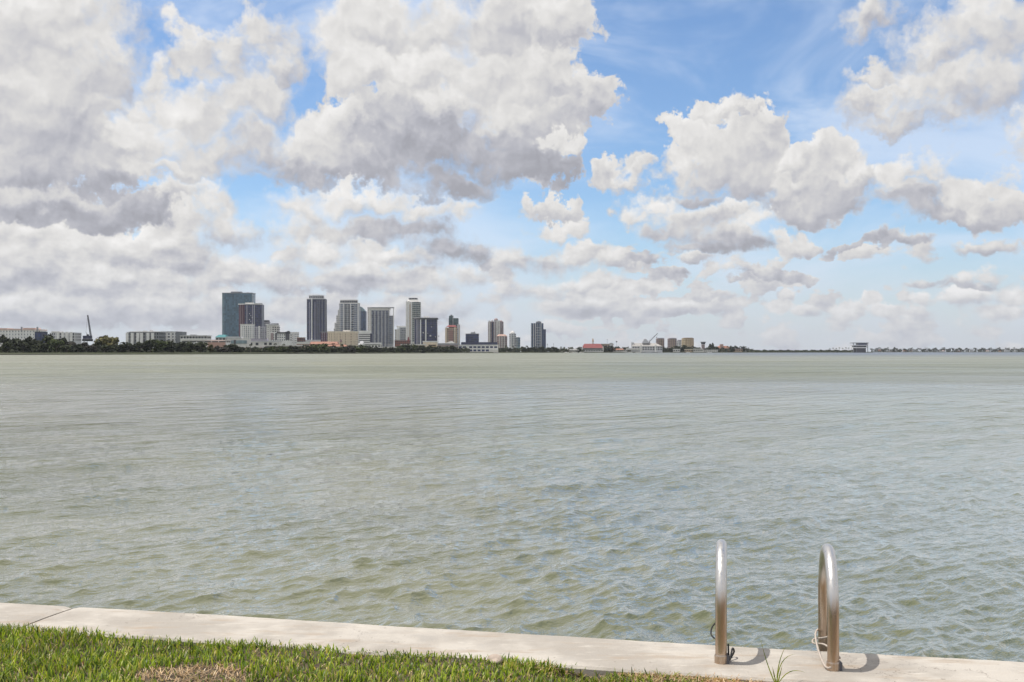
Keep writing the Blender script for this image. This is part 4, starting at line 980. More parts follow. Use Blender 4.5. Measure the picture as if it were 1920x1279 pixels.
f = B.body('wall', [(996, 4), (1001, 0), (1014, 0), (1019, 3)], 606, 'glass_blue', depth=18); B.panes(f, 607, 649, 'glass_blue', 3.2, 2.6, .8, .7); B.cols([1000.6, 1004.4, 1014.4], 1.5, 606, None, 'light_grey', part='pier'); B.cols([997, 1008, 1011], .6, 607, None, 'light_grey', part='fin', dd=[3, 0, 0])
B.cols([998.8, 1002.4, 1006.4, 1017], 1.2, 608, 649, 'glass_navy', part='window_strip', proud=.4, dd=[2, 0, 0, 2], thick=1)
B.slabs([(B.x(1004.6), 0), (B.x(1014), 0)], 612, 649, 'light_grey', 6.4, 1, .6); f = B.body('right_wing', [(1019, 3), (1023.6, 5)], 617.4, 'glass_blue', depth=12); B.panes(f, 618, 649, 'glass_navy', 3.2, 2.6, .8, .7, seed=4); B.roof([(1005, 3), (1015, 4)], 603, 606.2, 'steel_grey', depth=9, part='crown'); B.roof([(1008, 4), (1013, 4)], 602.0, 603.2, 'light_grey', depth=5, part='roof_unit')

# --- low waterfront buildings in front of the towers
B = Bld('office_block', 'pale low building with a teal window band right of the oaks', 'building', 1500, 445)
f = B.body('wall', [(424.6, 0), (464, 0)], 634.5, 'off_white', depth=20); B.body('window_band', [(426, -.5), (463, -.5)], 638.2, 'glass_pale', bot=644.4, depth=4); B.cols([440.6], 3.6, 637.4, 645, 'dark_grey', part='entrance', proud=1); B.roof([(424, -.8), (452, -.8)], 631.2, 634.8, 'light_grey', part='upper_storey', depth=12); B.panes([(B.x(425), -.6), (B.x(463), -.6)], 638.2, 644.4, 'glass_pale', 3, 2.6, .9, .8, ends=False)
B = Bld('arcade', 'row of low pale shops with dark arched openings behind the hedge', 'building', 1600, 494)
f = B.body('wall', [(462, 0), (523, 0)], 640.6, 'off_white', depth=16); B.roof([(461.6, -.8), (523.4, -.8)], 639.4, 641, 'light_grey'); B.roof([(468, 0), (500, 0)], 635, 639.6, 'lilac', depth=12, part='upper_storey'); B.cols([470.6, 482, 498, 507], 5, 642.6, 647.6, 'glass_dark', part='opening', proud=.3, thick=.6)
B = Bld('boat_house', 'low dark shelter with pale flat roofs at the water below the towers', 'building', 1330, 485)
f = B.body('wall', [(447, 0), (520, 0)], 652.4, 'brick', depth=10); B.roof([(462, -2), (488, -2)], 650.6, 652.4, 'white_wall', depth=10); B.roof([(470, -1), (496, -1)], 647.6, 648.8, 'off_white', depth=9, part='canopy'); B.roof([(488, -4), (503, -4)], 652.6, 654.2, 'off_white', depth=8, part='canopy'); B.cols([464, 470, 476, 482, 492, 498], .7, 652, None, 'black_metal', part='post', proud=2.2, thick=.5); B.panes(f, 654, 658, 'glass_dark', 3, 3)
B = Bld('long_pavilion', 'long flat white roof above the hedge below the white frame building', 'building', 1500, 528)
f = B.body('wall', [(497, 0), (560, 0)], 649, 'mauve', depth=10); B.roof([(496, -1.6), (572, -1.6)], 647, 649.2, 'off_white', depth=13); B.panes(f, 649.8, 656, 'glass_dark', 4.5, 3.4)
B = Bld('red_roof_inn', 'low salmon building with tiled roof at the foot of the navy tower', 'building', 1900, 592)
f = B.body('wall', [(556, 0), (634, 0)], 645, 'pink_wall', depth=14); B.panes(f, 645.6, 650, 'glass_dark', 3, 3.2, .5, .6); B.roof([(556, -.8), (581, -.8)], 641, 645.2, 'off_white', part='white_storey'); B.body('roof', [(580, -1.2), (634, -1.2)], 640.6, 'terracotta', bot=645.2, depth=14, topfront=[(583, 5), (631, 5)])
B = Bld('villa', 'white villa with small dark turret and red roof below the cream hotel', 'building', 1650, 633)
f = B.body('wall', [(610, 0), (650, 0)], 649.6, 'off_white', depth=12); B.panes(f, 650, 656, 'glass_dark', 3, 3, .5, .6); B.body('roof', [(609, -.8), (650.6, -.8)], 646.2, 'terracotta', bot=649.8, depth=12, topfront=[(613, 4), (646, 4)]); B.cols([639], 3.4, 640.4, 650, 'tan', part='turret', proud=.6); B.body('turret_roof', [(636.8, -1), (641.2, -1)], 636.4, 'maroon', bot=640.6, depth=3, topfront=[(638.8, 1), (639.2, 1)]); B.roof([(622, -2), (628, -2)], 643.6, 646.6, 'terracotta', part='dormer', depth=4)
B = Bld('yacht_club', 'low white building with tent-like roofs right of the cream hotel', 'building', 1750, 695)
f = B.body('wall', [(672, 0), (714, 0)], 646.4, 'white_wall', depth=14); B.panes(f, 647, 652, 'glass_dark', 3.4, 3.4, .6, .5); B.roof([(680, -1), (714, -1)], 642.6, 646.6, 'white_wall', part='upper_storey', depth=10); B.body('roof', [(671, -1), (684, -1)], 639.4, 'light_grey', bot=646.6, depth=9, topfront=[(676, 3), (679, 3)]); B.roof([(684, -2), (713, -2)], 645, 646, 'steel_grey', part='awning', depth=3)
B = Bld('terminal', 'long low white roof above bushes right of the yacht club', 'building', 1700, 727)
f = B.body('wall', [(707, 0), (748, 0)], 652, 'tan', depth=10); B.roof([(706, -1.4), (749, -1.4)], 650.2, 652.2, 'off_white', depth=13); B.panes(f, 652.6, 657, 'glass_dark', 3, 3)
B = Bld('brick_house', 'low brown brick building between the grey slab and the slim tower', 'building', 2300, 752)
f = B.body('wall', [(740, 0), (769, 0)], 638.6, 'brick', depth=14); B.panes(f, 639, 646, 'glass_dark', 3.2, 3, .5, .5); B.roof([(739.6, -.6), (769.4, -.6)], 637.8, 639, 'mauve'); B.body('red_gable', [(763.4, -1), (768, -1)], 631.6, 'red_roof', bot=640, depth=4, topfront=[(765.2, 0), (766.4, 0)])
B = Bld('long_shed', 'low beige shed behind bushes below the slim pale tower', 'building', 1950, 775)
f = B.body('wall', [(752, 0), (796, 0)], 647.2, 'tan', depth=10); B.roof([(751, -1), (797, -1)], 645.4, 647.4, 'off_white'); B.panes(f, 648, 651, 'glass_dark', 3.5, 4)
B = Bld('grey_hall', 'low grey-brown hall with a pale gable left of the white windowed hall', 'building', 2100, 840)
f = B.body('wall', [(819, 0), (860, 0)], 646.4, 'mauve', depth=16); B.roof([(818.6, -.6), (860.4, -.6)], 643.6, 646.6, 'grey_wall'); B.body('gable_roof', [(833, -1), (853, -1)], 639.6, 'off_white', bot=643.8, depth=12, topfront=[(845, 0), (847, 0)]); B.panes(f, 647, 655, 'concrete_far', 4, 5, .7, .3)
# white hall with two rows of windows that can be counted
B = Bld('windowed_hall', 'long white two-storey hall with two rows of dark windows', 'building', 2060, 897)
f = B.body('wall', [(859.4, 0), (934, 0)], 647.0, 'white_wall', depth=24); B.roof([(864.6, 2), (932.6, 2)], 641.6, 647.2, 'navy', part='upper_storey', depth=18); B.roof([(859, -.8), (934.4, -.8)], 646.2, 647.6, 'light_grey', part='parapet')
for row, (py0, py1, pxs) in enumerate(((649.4, 652.6, (863, 871, 882.6, 890.4, 898.2, 906, 913.8, 921.6, 929.4)), (655.4, 658.8, (871.6, 882.6, 890.4, 898.2, 906, 913.8)))):
    for px in pxs:
        mb = MB(); mb.box(B.x(px - 2.8), B.x(px + 2.8), -.25, .3, B.z(py1), B.z(py0)); w = mb.build('window', M['glass_navy'], B.t)
        mb = MB(); mb.box(B.x(px - 3.1), B.x(px + 3.1), -.5, .2, B.z(py1) - .35, B.z(py1) - .02); mb.build('sill', M['off_white'], w)
B.body('ground_wing', [(919, -2), (934, -2)], 655.2, 'off_white', depth=4)

# --- right of the skyline
B = Bld('marina_shed', 'low white sheds among palms right of the lone blue-grey tower', 'building', 2350, 1064)
f = B.body('wall', [(1046, 0), (1084, 0)], 654.4, 'off_white', depth=10); B.roof([(1045, -1), (1066, -1)], 653.4, 654.8, 'white_wall'); B.roof([(1058, -4), (1085, -4)], 655.8, 657.2, 'white_wall', part='canopy', depth=6); B.panes(f, 655, 659, 'glass_dark', 3, 3, .6, .6)
B = Bld('red_roofed_hall', 'long hall with dark red hipped roof and thin white tower at the water', 'building', 2400, 1111)
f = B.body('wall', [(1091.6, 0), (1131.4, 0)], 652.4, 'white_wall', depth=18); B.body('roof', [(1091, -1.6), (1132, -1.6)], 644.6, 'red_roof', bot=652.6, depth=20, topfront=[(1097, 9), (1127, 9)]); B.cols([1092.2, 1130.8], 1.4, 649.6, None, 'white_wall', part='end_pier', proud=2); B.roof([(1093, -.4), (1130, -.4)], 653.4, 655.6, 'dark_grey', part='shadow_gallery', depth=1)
B.cols([1112.4], 3, 640, 648, 'off_white', part='tower', dd=9, proud=0, thick=4); B.body('tower_roof', [(1110.6, 8.4), (1114.2, 8.4)], 634.6, 'tan', bot=640.2, depth=4.6, topfront=[(1111.8, 10), (1113, 10)]); B.panes([(B.x(1093), -.5), (B.x(1131), -.5)], 656, 659, 'glass_dark', 3, 4, .6, .7, ends=False)
B = Bld('red_awning_row', 'low building with red awnings right of the red-roofed hall', 'building', 2450, 1160)
f = B.body('wall', [(1146, 0), (1176, 0)], 656, 'off_white', depth=8); B.body('awning', [(1146, -2), (1170, -2)], 653.6, 'terracotta', bot=656.2, depth=8, topfront=[(1148, 2), (1168, 2)]); B.panes(f, 656.4, 659, 'glass_dark', 2.6, 3); B.cols([1150, 1156, 1162, 1168], .5, 656, None, 'white_wall', part='post', proud=1.8, thick=.4)
B = Bld('concert_hall', 'long tan hall behind trees with a square stair block', 'building', 2900, 1140)
f = B.body('wall', [(1118, 0), (1150, 0)], 645.4, 'tan', depth=16); B.roof([(1117, -.8), (1151, -.8)], 644.6, 645.8, 'concrete_far'); B.body('stair_block', [(1143, -1), (1149, -1)], 643, 'light_grey', depth=6); B.panes(f, 647, 652, 'glass_dark', 4, 5)
B = Bld('domed_hall', 'pale grey exhibition hall with central pyramid roof beside the crane', 'building', 2500, 1208)
f = B.body('wall', [(1185, 0), (1242, 0)], 648.8, 'light_grey', depth=20); B.panes(f, 650, 657, 'glass_dark', 3.6, 4, .6, .6); B.body('roof', [(1185, -1), (1241, -1)], 643.6, 'concrete_far', bot=649, depth=20, topfront=[(1187, 6), (1231, 8)]); B.body('pyramid_roof', [(1204.6, 2), (1219, 2)], 635.6, 'steel_grey', bot=643.8, depth=14, topfront=[(1209.6, 8), (1212.4, 8)]); B.body('left_tower', [(1184, 3), (1189, 3)], 642, 'light_grey', depth=8); B.cols([1201.6, 1229], 2.4, 646.4, None, 'white_wall', part='portal', proud=2); B.roof([(1174, -3), (1204, -3)], 653, 656, 'off_white', part='front_wing', depth=6)
for a, b_, t, m_, lab in ((1231.6, 1246, 634.6, 'mauve', 'brown rounded block first in the row right of the crane'), (1253.4, 1269, 634.6, 'mauve', 'brown rounded block second in the row right of the crane'), (1269.4, 1280, 638.4, 'light_grey', 'low pale grey block third in the row right of the crane'), (1280, 1301.4, 634.2, 'gold_wall', 'broad golden tan block at the right end of the row')):
    B = Bld('apartment_block', lab, 'building', 3000 if m_ != 'light_grey' else 3150, (a + b_) / 2)
    w = b_ - a
    f = B.body('wall', [(a, 4), (a + w * .25, 0), (a + w * .75, 0), (b_, 4)], t, m_, depth=14); B.panes(f, t + 1.6, 651, 'glass_dark' if m_ != 'gold_wall' else 'cream', 3.2, 3.0, .55, .55); B.roof([(a + w * .12, 1), (a + w * .3, -1), (a + w * .7, -1), (b_ - w * .12, 1)], t - .9, t + .9, 'tan' if m_ == 'gold_wall' else 'lilac', part='roof_storey', depth=12)
    B.cols([a + w * .3, a + w * .5, a + w * .7], w * .07, t + 1, None, 'tan' if m_ != 'light_grey' else 'white_wall', part='pier')
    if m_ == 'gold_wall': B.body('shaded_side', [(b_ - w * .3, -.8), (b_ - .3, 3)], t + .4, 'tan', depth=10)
B = Bld('control_tower', 'small airport control tower with dark overhanging cab', 'tower', 2700, 1318.6)
B.cols([1318.8], 5.4, 645.4, None, 'mauve', part='shaft', proud=0, thick=7); B.body('cab', [(1316, -1), (1321.6, -1)], 642, 'glass_dark', bot=645.6, depth=9, topfront=[(1315, -2), (1322.6, -2)]); B.roof([(1314.2, -3), (1323.4, -3)], 640.8, 642.2, 'steel_grey', depth=12); B.roof([(1315, -2), (1322.4, -2)], 645.2, 646.4, 'light_grey', depth=9, part='gallery')
B = Bld('pink_house', 'salmon house with tiled roof between dark trees on the point', 'building', 2800, 1358)
f = B.body('wall', [(1345, 0), (1369, 0)], 652, 'pink_wall', depth=12); B.body('roof', [(1344, -1), (1370, -1)], 648.6, 'terracotta', bot=652.2, depth=13, topfront=[(1349, 5), (1365, 5)]); B.panes(f, 652.6, 658, 'cream', 3, 3, .4, .6); B.body('gable', [(1350, -2), (1356, -2)], 645.4, 'pink_wall', bot=656, depth=8)
for k, (a, b_, t, lab) in enumerate(((1262, 1275, 654.4, 'small white waterfront shed under the brown blocks'), (1300, 1318, 654.0, 'low white building with awnings below the control tower'), (1319, 1346, 656.0, 'long low white quay shed right of the control tower'), (1376, 1392, 653.8, 'small brown-roofed house at the right end of the point'), (1284, 1298, 654.8, 'low tan house under the golden block'))):
    B = Bld('waterfront_shed', lab, 'building', shore_d((a + b_) / 2) + 25, (a + b_) / 2)
    f = B.body('wall', [(a, 0), (b_, 0)], t + 1, 'off_white' if k < 3 else 'tan', depth=9); B.roof([(a - .6, -1), (b_ + .6, -1)], t, t + 1.2, ('white_wall', 'off_white', 'white_wall', 'mauve', 'cream')[k], depth=11); B.panes(f, t + 1.4, 659, 'glass_dark', 3, 3.4, .5, .6)
# the pier head building: stacked inverted decks
B = Bld('pier_building', 'modern pier building of stacked overhanging decks out on the water', 'building', 3000, 1613)
B.body('base', [(1604, 2), (1624, 2)], 651.6, 'dark_grey', depth=20); B.roof([(1599, 0), (1626, 0)], 651.0, 652.8, 'white_wall', part='deck', depth=24); B.body('middle', [(1602, 2), (1625, 2)], 648, 'glass_dark', bot=651.2, depth=20); B.roof([(1599.4, -1), (1628, -1)], 646.6, 648.4, 'light_grey', part='deck', depth=26)
B.body('upper', [(1610, 2), (1627, 2)], 643.8, 'glass_navy', bot=646.8, depth=20); B.roof([(1598.6, -1), (1628.4, -1)], 642.4, 643.8, 'steel_grey', part='roof', depth=26); B.cols([1600.4, 1606, 1627.4], .8, 643.6, None, 'steel_grey', part='column', proud=.2, dd=1); B.cols([1626.8], 1.6, 643.4, 650, 'white_wall', part='stair', dd=2, proud=1)

# ------------------------------------------------------------------ cranes and masts
def truss(mb, a, b_, w, n, r):
    a = Vector(a); b_ = Vector(b_); d = (b_ - a); u = d.normalized().cross(Vector((0, 1, 0))).normalized() * w / 2; v = Vector((0, w / 2, 0))
    cs = [u + v, u - v, -u - v, -u + v]
    for c in cs: mb.bar(a + c, b_ + c * .6, r, n=4)
    for i in range(n):
        p, q = a + d * (i / n), a + d * ((i + 1) / n)
        for k in range(4): mb.bar(p + cs[k] * (1 - .4 * i / n), q + cs[(k + 1) % 4] * (1 - .4 * (i + 1) / n), r * .6, n=4)
def crane(label, Y, foot, tip, body, mat, w, hook=None):
    t = empty('crane', (X(foot[0], Y), Y, GZ), label, 'crane'); o = Vector(t.location)
    P = lambda px, py: Vector((X(px, Y), Y, Z(py, Y))) - o
    mb = MB(); truss(mb, P(*foot), P(*tip), w, 22, w * .16); mb.build('boom', M[mat], t)
    x0, x1, y0, y1 = body
    a, c = P(x0, y1), P(x1, y0); h = c.z - a.z
    mb = MB(); mb.box(a.x, c.x, -2.5, 2.5, a.z + h * .35, a.z + h * .8); mb.build('machine_house', M['navy'], t)
    mb = MB(); mb.box(a.x + (c.x - a.x) * .45, a.x + (c.x - a.x) * .62, -2, 2, a.z + h * .8, c.z); mb.build('cab', M['black_metal'], t)
    for y in (-3.2, 2.2):
        mb = MB(); mb.box(a.x - .5, c.x + .5, y, y + 1, a.z, a.z + h * .33); mb.build('crawler_track', M['black_metal'], t)
    m0 = Vector((a.x + (c.x - a.x) * .3, 0, c.z + h * .3)); mb = MB(); mb.bar(Vector((c.x * .6 + a.x * .4, 0, a.z + h * .8)), m0, .25, n=5); mb.build('back_mast', M[mat], t)
    mb = MB(); mb.bar(P(*tip), m0, .09, n=4); mb.build('pendant_line', M['black_metal'], t)
    if hook:
        mb = MB(); mb.bar(P(*tip), P(*hook), .14, n=4); mb.box(P(*hook).x - .8, P(*hook).x + .8, -.5, .5, P(*hook).z - 2, P(*hook).z); mb.build('hook_line', M['black_metal'], t)
crane('crawler crane with a near-vertical dark boom above the oaks at left', 1300, (171, 634), (164.4, 591), (156.6, 171.6, 627, 640), 'dark_grey', 1.5)
crane('crane with a pale slanting boom above the exhibition hall', 2550, (1217, 641), (1233, 625), (1214, 1221, 641, 651), 'steel_grey', 1.9, hook=(1231.4, 632))
def mast(label, px, Y, top, bot, blob):
    t = empty('light_mast', (X(px, Y), Y, GZ), label, 'mast'); mb = MB(); h = Z(top, Y) - GZ
    mb.bar((0, 0, 0), (0, 0, h), .35, .2, n=6); mb.build('pole', M['steel_grey'], t)
    mb = MB(); mb.box(-blob, blob, -.6, .6, h - blob * .6, h + blob * .6); mb.box(-blob * .7, blob * .7, -.5, .5, h + blob * .6, h + blob * .9); mb.build('lamp_head', M['dark_grey'], t)
mast('thin floodlight mast left of the tan and pink tower', 822.4, 2300, 630.4, 650, 1.3)
mast('tall thin mast right of the red-roofed hall', 1138.6, 2800, 637, 650, .8)
mast('mast with round dark head left of the exhibition hall', 1156, 2700, 641, 652, 1.8)
mast('short light mast at the right end of the skyline', 1026.4, 2300, 645.6, 655, .9)
mast('short light mast between the lone tower and the red-roofed hall', 1038, 2300, 645.0, 655, .8)

# ------------------------------------------------------------------ trees along the far shore
def leaf_mat(name, dark, light):
    m, b, p, o = material(name)
    g = b.n('ShaderNodeNewGeometry')
    oi = b.n('ShaderNodeObjectInfo')
    c = b.mix(g.outputs['Random Per Island'], dark + (1,), light + (1,))
    f = b.mr(oi.outputs['Random'], 0, 1, .75, 1.25, smooth=False)
    c = b.v('MULTIPLY', c, b.comb(f, f, f))
    b.put(p.inputs['Base Color'], c); p.inputs['Roughness'].default_value = 0.7; p.inputs['Specular IOR Level'].default_value = 0.2
    return m
M['oak_leaf'] = leaf_mat('oak_leaves', (0.008, 0.012, 0.006), (0.046, 0.056, 0.022))
M['olive_leaf'] = leaf_mat('olive_leaves', (0.060, 0.058, 0.018), (0.15, 0.135, 0.045))
M['green_leaf'] = leaf_mat('green_leaves', (0.018, 0.028, 0.008), (0.070, 0.090, 0.022))
M['bare_leaf'] = leaf_mat('grey_leaves', (0.026, 0.024, 0.020), (0.065, 0.058, 0.046))
M['palm_leaf'] = leaf_mat('palm_leaves', (0.018, 0.026, 0.012), (0.055, 0.065, 0.03))
M['bark'] = plain('bark', (0.09, 0.07, 0.055), rough=0.95, scale=2.0, var=0.3)
M['palm_bark'] = plain('palm_bark', (0.16, 0.135, 0.11), rough=0.95, scale=2.0, var=0.3)

def crown_mesh(kind, seed, n_leaf=520, leaf=0.085):
    """crown of height 1 (0.22..1), half width about 0.5: uneven lobes of small leaf clumps with gaps between"""
    rng = random.Random(seed); mb = MB()
    lobes = []
    for k in range(rng.randint(8, 11)):
        a = rng.uniform(0, 6.28); r = rng.uniform(0.08, 0.33)
        if kind == 'oak': lobes.append((Vector((r * math.cos(a), r * math.sin(a), rng.uniform(.30, .80) - r * .30)), rng.uniform(.13, .24), .8))
        elif kind == 'bush': lobes.append((Vector((1.2 * r * math.cos(a), 1.2 * r * math.sin(a), rng.uniform(.18, .72) - r * .4)), rng.uniform(.16, .27), .85))
        else: lobes.append((Vector((.8 * r * math.cos(a), .8 * r * math.sin(a), rng.uniform(.35, .86))), rng.uniform(.10, .20), 1.0))
    for i in range(n_leaf):
        c, r, sq = rng.choice(lobes)
        d = Vector((rng.gauss(0, 1), rng.gauss(0, 1), rng.gauss(0, 1))).normalized()
        rr = r * rng.uniform(0.55, 1.08)
        p = c + Vector((d.x * rr, d.y * rr, d.z * rr * sq))
        nrm = (d + Vector((rng.gauss(0, .5), rng.gauss(0, .5), rng.gauss(0, .5)))).normalized()
        u = nrm.orthogonal().normalized(); w = nrm.cross(u)
        s1, s2 = leaf * rng.uniform(.5, 1.2), leaf * rng.uniform(.4, .9)
        mb.quad(p - u * s1, p - w * s2, p + u * s1, p + w * s2)
    zt = sorted(v[2] for v in mb.v)[-6]; wx = sorted(abs(v[0]) for v in mb.v)[-12]
    mb.v = [(x * .46 / wx, y * .46 / wx, z * .97 / zt) for x, y, z in mb.v]
    return mb
def trunk_mesh(seed, kind):
    rng = random.Random(seed + 99); mb = MB()
    top = Vector((rng.uniform(-.03, .03), rng.uniform(-.03, .03), .42)); mb.bar((0, 0, -.03), top * .6, .034, .026, n=7); mb.bar(top * .6, top, .026, .02, n=7)
    for k in range(5):
        a = 1.256 * k + rng.uniform(-.4, .4); e = top + Vector((math.cos(a) * .25, math.sin(a) * .25, rng.uniform(.10, .32)))
        mb.bar(top * rng.uniform(.7, 1.0), e, .015, .006, n=5)
    return mb
TREE_MESH = {}
def tree_meshes(kind, leafm, v):
    key = (kind, leafm, v)
    if key not in TREE_MESH:
        seed = hash((kind, v)) % 1000 if False else {'oak': 10, 'bush': 40, 'tall': 70}[kind] + v
        TREE_MESH[key] = (crown_mesh(kind, seed).mesh('crown', M[leafm]), trunk_mesh(seed, kind).mesh('trunk', M['bark']))
    return TREE_MESH[key]
def tree(name, label, cat, px, top, wpx, Y, kind, leafm, v, group, rng):
    t = empty(name, (X(px, Y), Y, GZ - .1), label, cat, group, rng.uniform(0, 6.28))
    h = Z(top, Y) - GZ; wd = wpx / FPX * Y
    cm, tm = tree_meshes(kind, leafm, v)
    for nm, me in (('crown', cm), ('trunk', tm)):
        o = bpy.data.objects.new(nm, me); link(o, t)
        o.scale = (wd / .92, wd / .92, h / .97)
    return t
ORD = ['first', 'second', 'third', 'fourth', 'fifth', 'sixth', 'seventh', 'eighth', 'ninth', 'tenth', 'eleventh', 'twelfth', 'thirteenth', 'fourteenth', 'fifteenth', 'sixteenth', 'seventeenth', 'eighteenth', 'nineteenth', 'twentieth',
       'twenty-first', 'twenty-second', 'twenty-third', 'twenty-fourth', 'twenty-fifth', 'twenty-sixth', 'twenty-seventh', 'twenty-eighth', 'twenty-ninth', 'thirtieth', 'thirty-first', 'thirty-second', 'thirty-third', 'thirty-fourth', 'thirty-fifth', 'thirty-sixth', 'thirty-seventh', 'thirty-eighth', 'thirty-ninth', 'fortieth']
rng = random.Random(21)
# (px, top, width px, row 0 front / 1 back, leaf)
OAKS = [(-22, 632, 34, 1, 'oak'), (6, 628, 26, 1, 'oak'), (14, 641, 26, 0, 'oak'), (33, 634, 30, 1, 'oak'), (44, 640, 30, 0, 'oak'), (53, 631, 26, 1, 'oak'), (70, 636, 26, 1, 'oak'), (76, 643, 26, 0, 'oak'),
        (93, 627, 30, 1, 'oak'), (106, 636, 30, 0, 'green'), (114, 633, 22, 1, 'oak'), (126, 646, 22, 0, 'oak'), (136, 640, 24, 1, 'bare'), (146, 645, 22, 0, 'oak'), (158, 641, 20, 1, 'bare'), (170, 647, 22, 0, 'bare'),
        (183, 638, 18, 1, 'oak'), (205, 629.5, 42, 1, 'olive'), (196, 646, 30, 0, 'oak'), (222, 645, 26, 0, 'oak'), (240, 641.5, 30, 0, 'oak'), (262, 641, 28, 0, 'oak'), (282, 636, 34, 0, 'oak'), (300, 637, 28, 0, 'green'),
        (318, 638, 28, 0, 'oak'), (336, 641, 28, 0, 'oak'), (355, 640.5, 26, 0, 'oak'), (377, 640.5, 24, 0, 'oak'), (396, 645, 12, 0, 'olive'), (407, 648, 18, 0, 'bare'), (433, 645, 28, 0, 'oak'), (421, 651, 20, 0, 'bare')]
OAKS.sort(key=lambda a: a[0])
for i, (px, top, w, row, lf) in enumerate(OAKS):
    Y = shore_d(px) + 26 + row * 45 + rng.uniform(-6, 6)
    look = {'oak': 'dark spreading oak', 'green': 'lighter green oak', 'olive': 'olive yellow tree', 'bare': 'greyish thin-leaved tree'}[lf]
    lab = '%s on the left shore, %s tree from the left edge' % (look, ORD[i - 1]) if i else 'dark spreading oak just outside the left edge of the far shore'
    tree('oak_tree', lab, 'tree', px, top, w * 1.12, Y, 'oak', lf + '_leaf', i % 4, 'trees on the left shore', rng)
# clipped hedge and bushes along the water below the towers
BUSH = [(447, 652, 14), (508, 653, 16), (520, 651.5, 18), (534, 651, 20), (549, 650.5, 20), (563, 652, 18), (577, 649, 20), (590, 647.5, 22), (604, 646.5, 24), (617, 650, 18), (630, 653, 18), (643, 652, 18), (656, 649.5, 20), (669, 648.5, 18), (682, 651, 18), (694, 651, 16), (706, 653, 16), (718, 655, 14),
        (734, 653.5, 16), (748, 651, 18), (761, 647.5, 20), (773, 647.5, 16), (785, 650, 18), (797, 652, 14), (806, 651, 16), (818, 653, 14), (829, 651, 16), (840, 650, 18), (850, 652, 14)]
for i, (px, top, w) in enumerate(BUSH):
    Y = shore_d(px) + 14 + rng.uniform(-4, 8)
    lf = rng.choice(('oak', 'oak', 'oak', 'green', 'bare')) if 655 < px < 740 else rng.choice(('oak', 'oak', 'green'))
    look = {'oak': 'dark dense shoreline bush', 'green': 'mid green shoreline bush', 'bare': 'brownish shoreline bush'}[lf]
    tree('shore_bush', '%s below the towers, %s bush from the left' % (look, ORD[i]), 'bush', px, top - 2.5, w * 1.35, Y, 'bush', lf + '_leaf', i % 4, 'bushes below the towers', rng)
RT = [(944, 652, 12), (956, 651, 10), (969, 652.5, 10), (983, 649.5, 12), (992, 651, 10), (1004, 650, 14), (1016, 649, 14), (1031, 650, 14), (1041, 651, 14), (1084, 650, 12), (1136, 649, 12), (1146, 648.5, 14), (1157, 649.5, 12), (1168, 650.5, 10), (1196, 651, 9), (1211, 649, 9), (1231, 648.5, 10), (1247, 650, 14), (1258, 651, 12), (1272, 648, 14), (1283, 646.5, 14), (1294, 648.5, 12), (1305, 650, 10), (1327, 650, 10), (1334, 643.5, 11), (1346, 649, 10), (1373, 648.5, 10), (1381, 648, 9), (1393, 649, 8)]
for i, (px, top, w) in enumerate(RT):
    Y = shore_d(px) + 40 + rng.uniform(-8, 12)
    tree('waterfront_tree', 'small dark waterfront tree right of the white windowed hall, %s from the left' % ORD[i], 'tree', px, top, w * 1.2, Y, 'bush', 'oak_leaf', i % 4, 'waterfront trees on the right', rng)

# ------------------------------------------------------------------ palms
def palm_crown(seed):
    r_ = random.Random(seed); mb = MB()
    for k in range(16):
        a = 6.283 * k / 16 + r_.uniform(-.2, .2); up = r_.uniform(-.25, .75); L = r_.uniform(.20, .27); pr = None
        for i in range(5):
            t = i / 4; c = Vector((math.cos(a) * L * t, math.sin(a) * L * t, .90 + .16 * up * t - .20 * t * t)); w_ = .035 * math.sin(math.pi * min(t * .8 + .15, 1)); s_ = Vector((-math.sin(a), math.cos(a), -.3)) * w_
            if pr: mb.quad(pr[0], pr[1], c + s_, c - s_)
            pr = (c - s_, c + s_)
    return mb.mesh('crown', M['palm_leaf'])
def palm_trunk(seed):
    r_ = random.Random(seed); mb = MB(); b_ = Vector((r_.uniform(-.04, .04), 0, 0))
    mb.tube([Vector((b_.x * (1 - t) ** 2, 0, .92 * t - .02)) for t in (0, .25, .5, .75, 1)], .02, n=6, radii=[.024, .019, .018, .018, .02])
    return mb.mesh('trunk', M['palm_bark'])
PC = [palm_crown(s) for s in range(3)]; PT = [palm_trunk(s) for s in range(3)]
PALMS = [(949, 648), (962, 649), (978, 650), (988, 648), (1052, 650), (1058, 650.5), (1066, 651), (1073, 650.5), (1178, 650), (1190, 652), (1240, 648), (1264, 649), (1312, 651), (1364, 649), (1388, 649), (1398, 649.5),
         (1556, 653), (1562, 652), (1568, 652.5), (1574, 651.6), (1580, 652.4), (1586, 651.4), (1591, 652), (1596, 651), (516, 643.5), (532, 644.5), (470, 645), (641, 645)]
PALMS.sort()
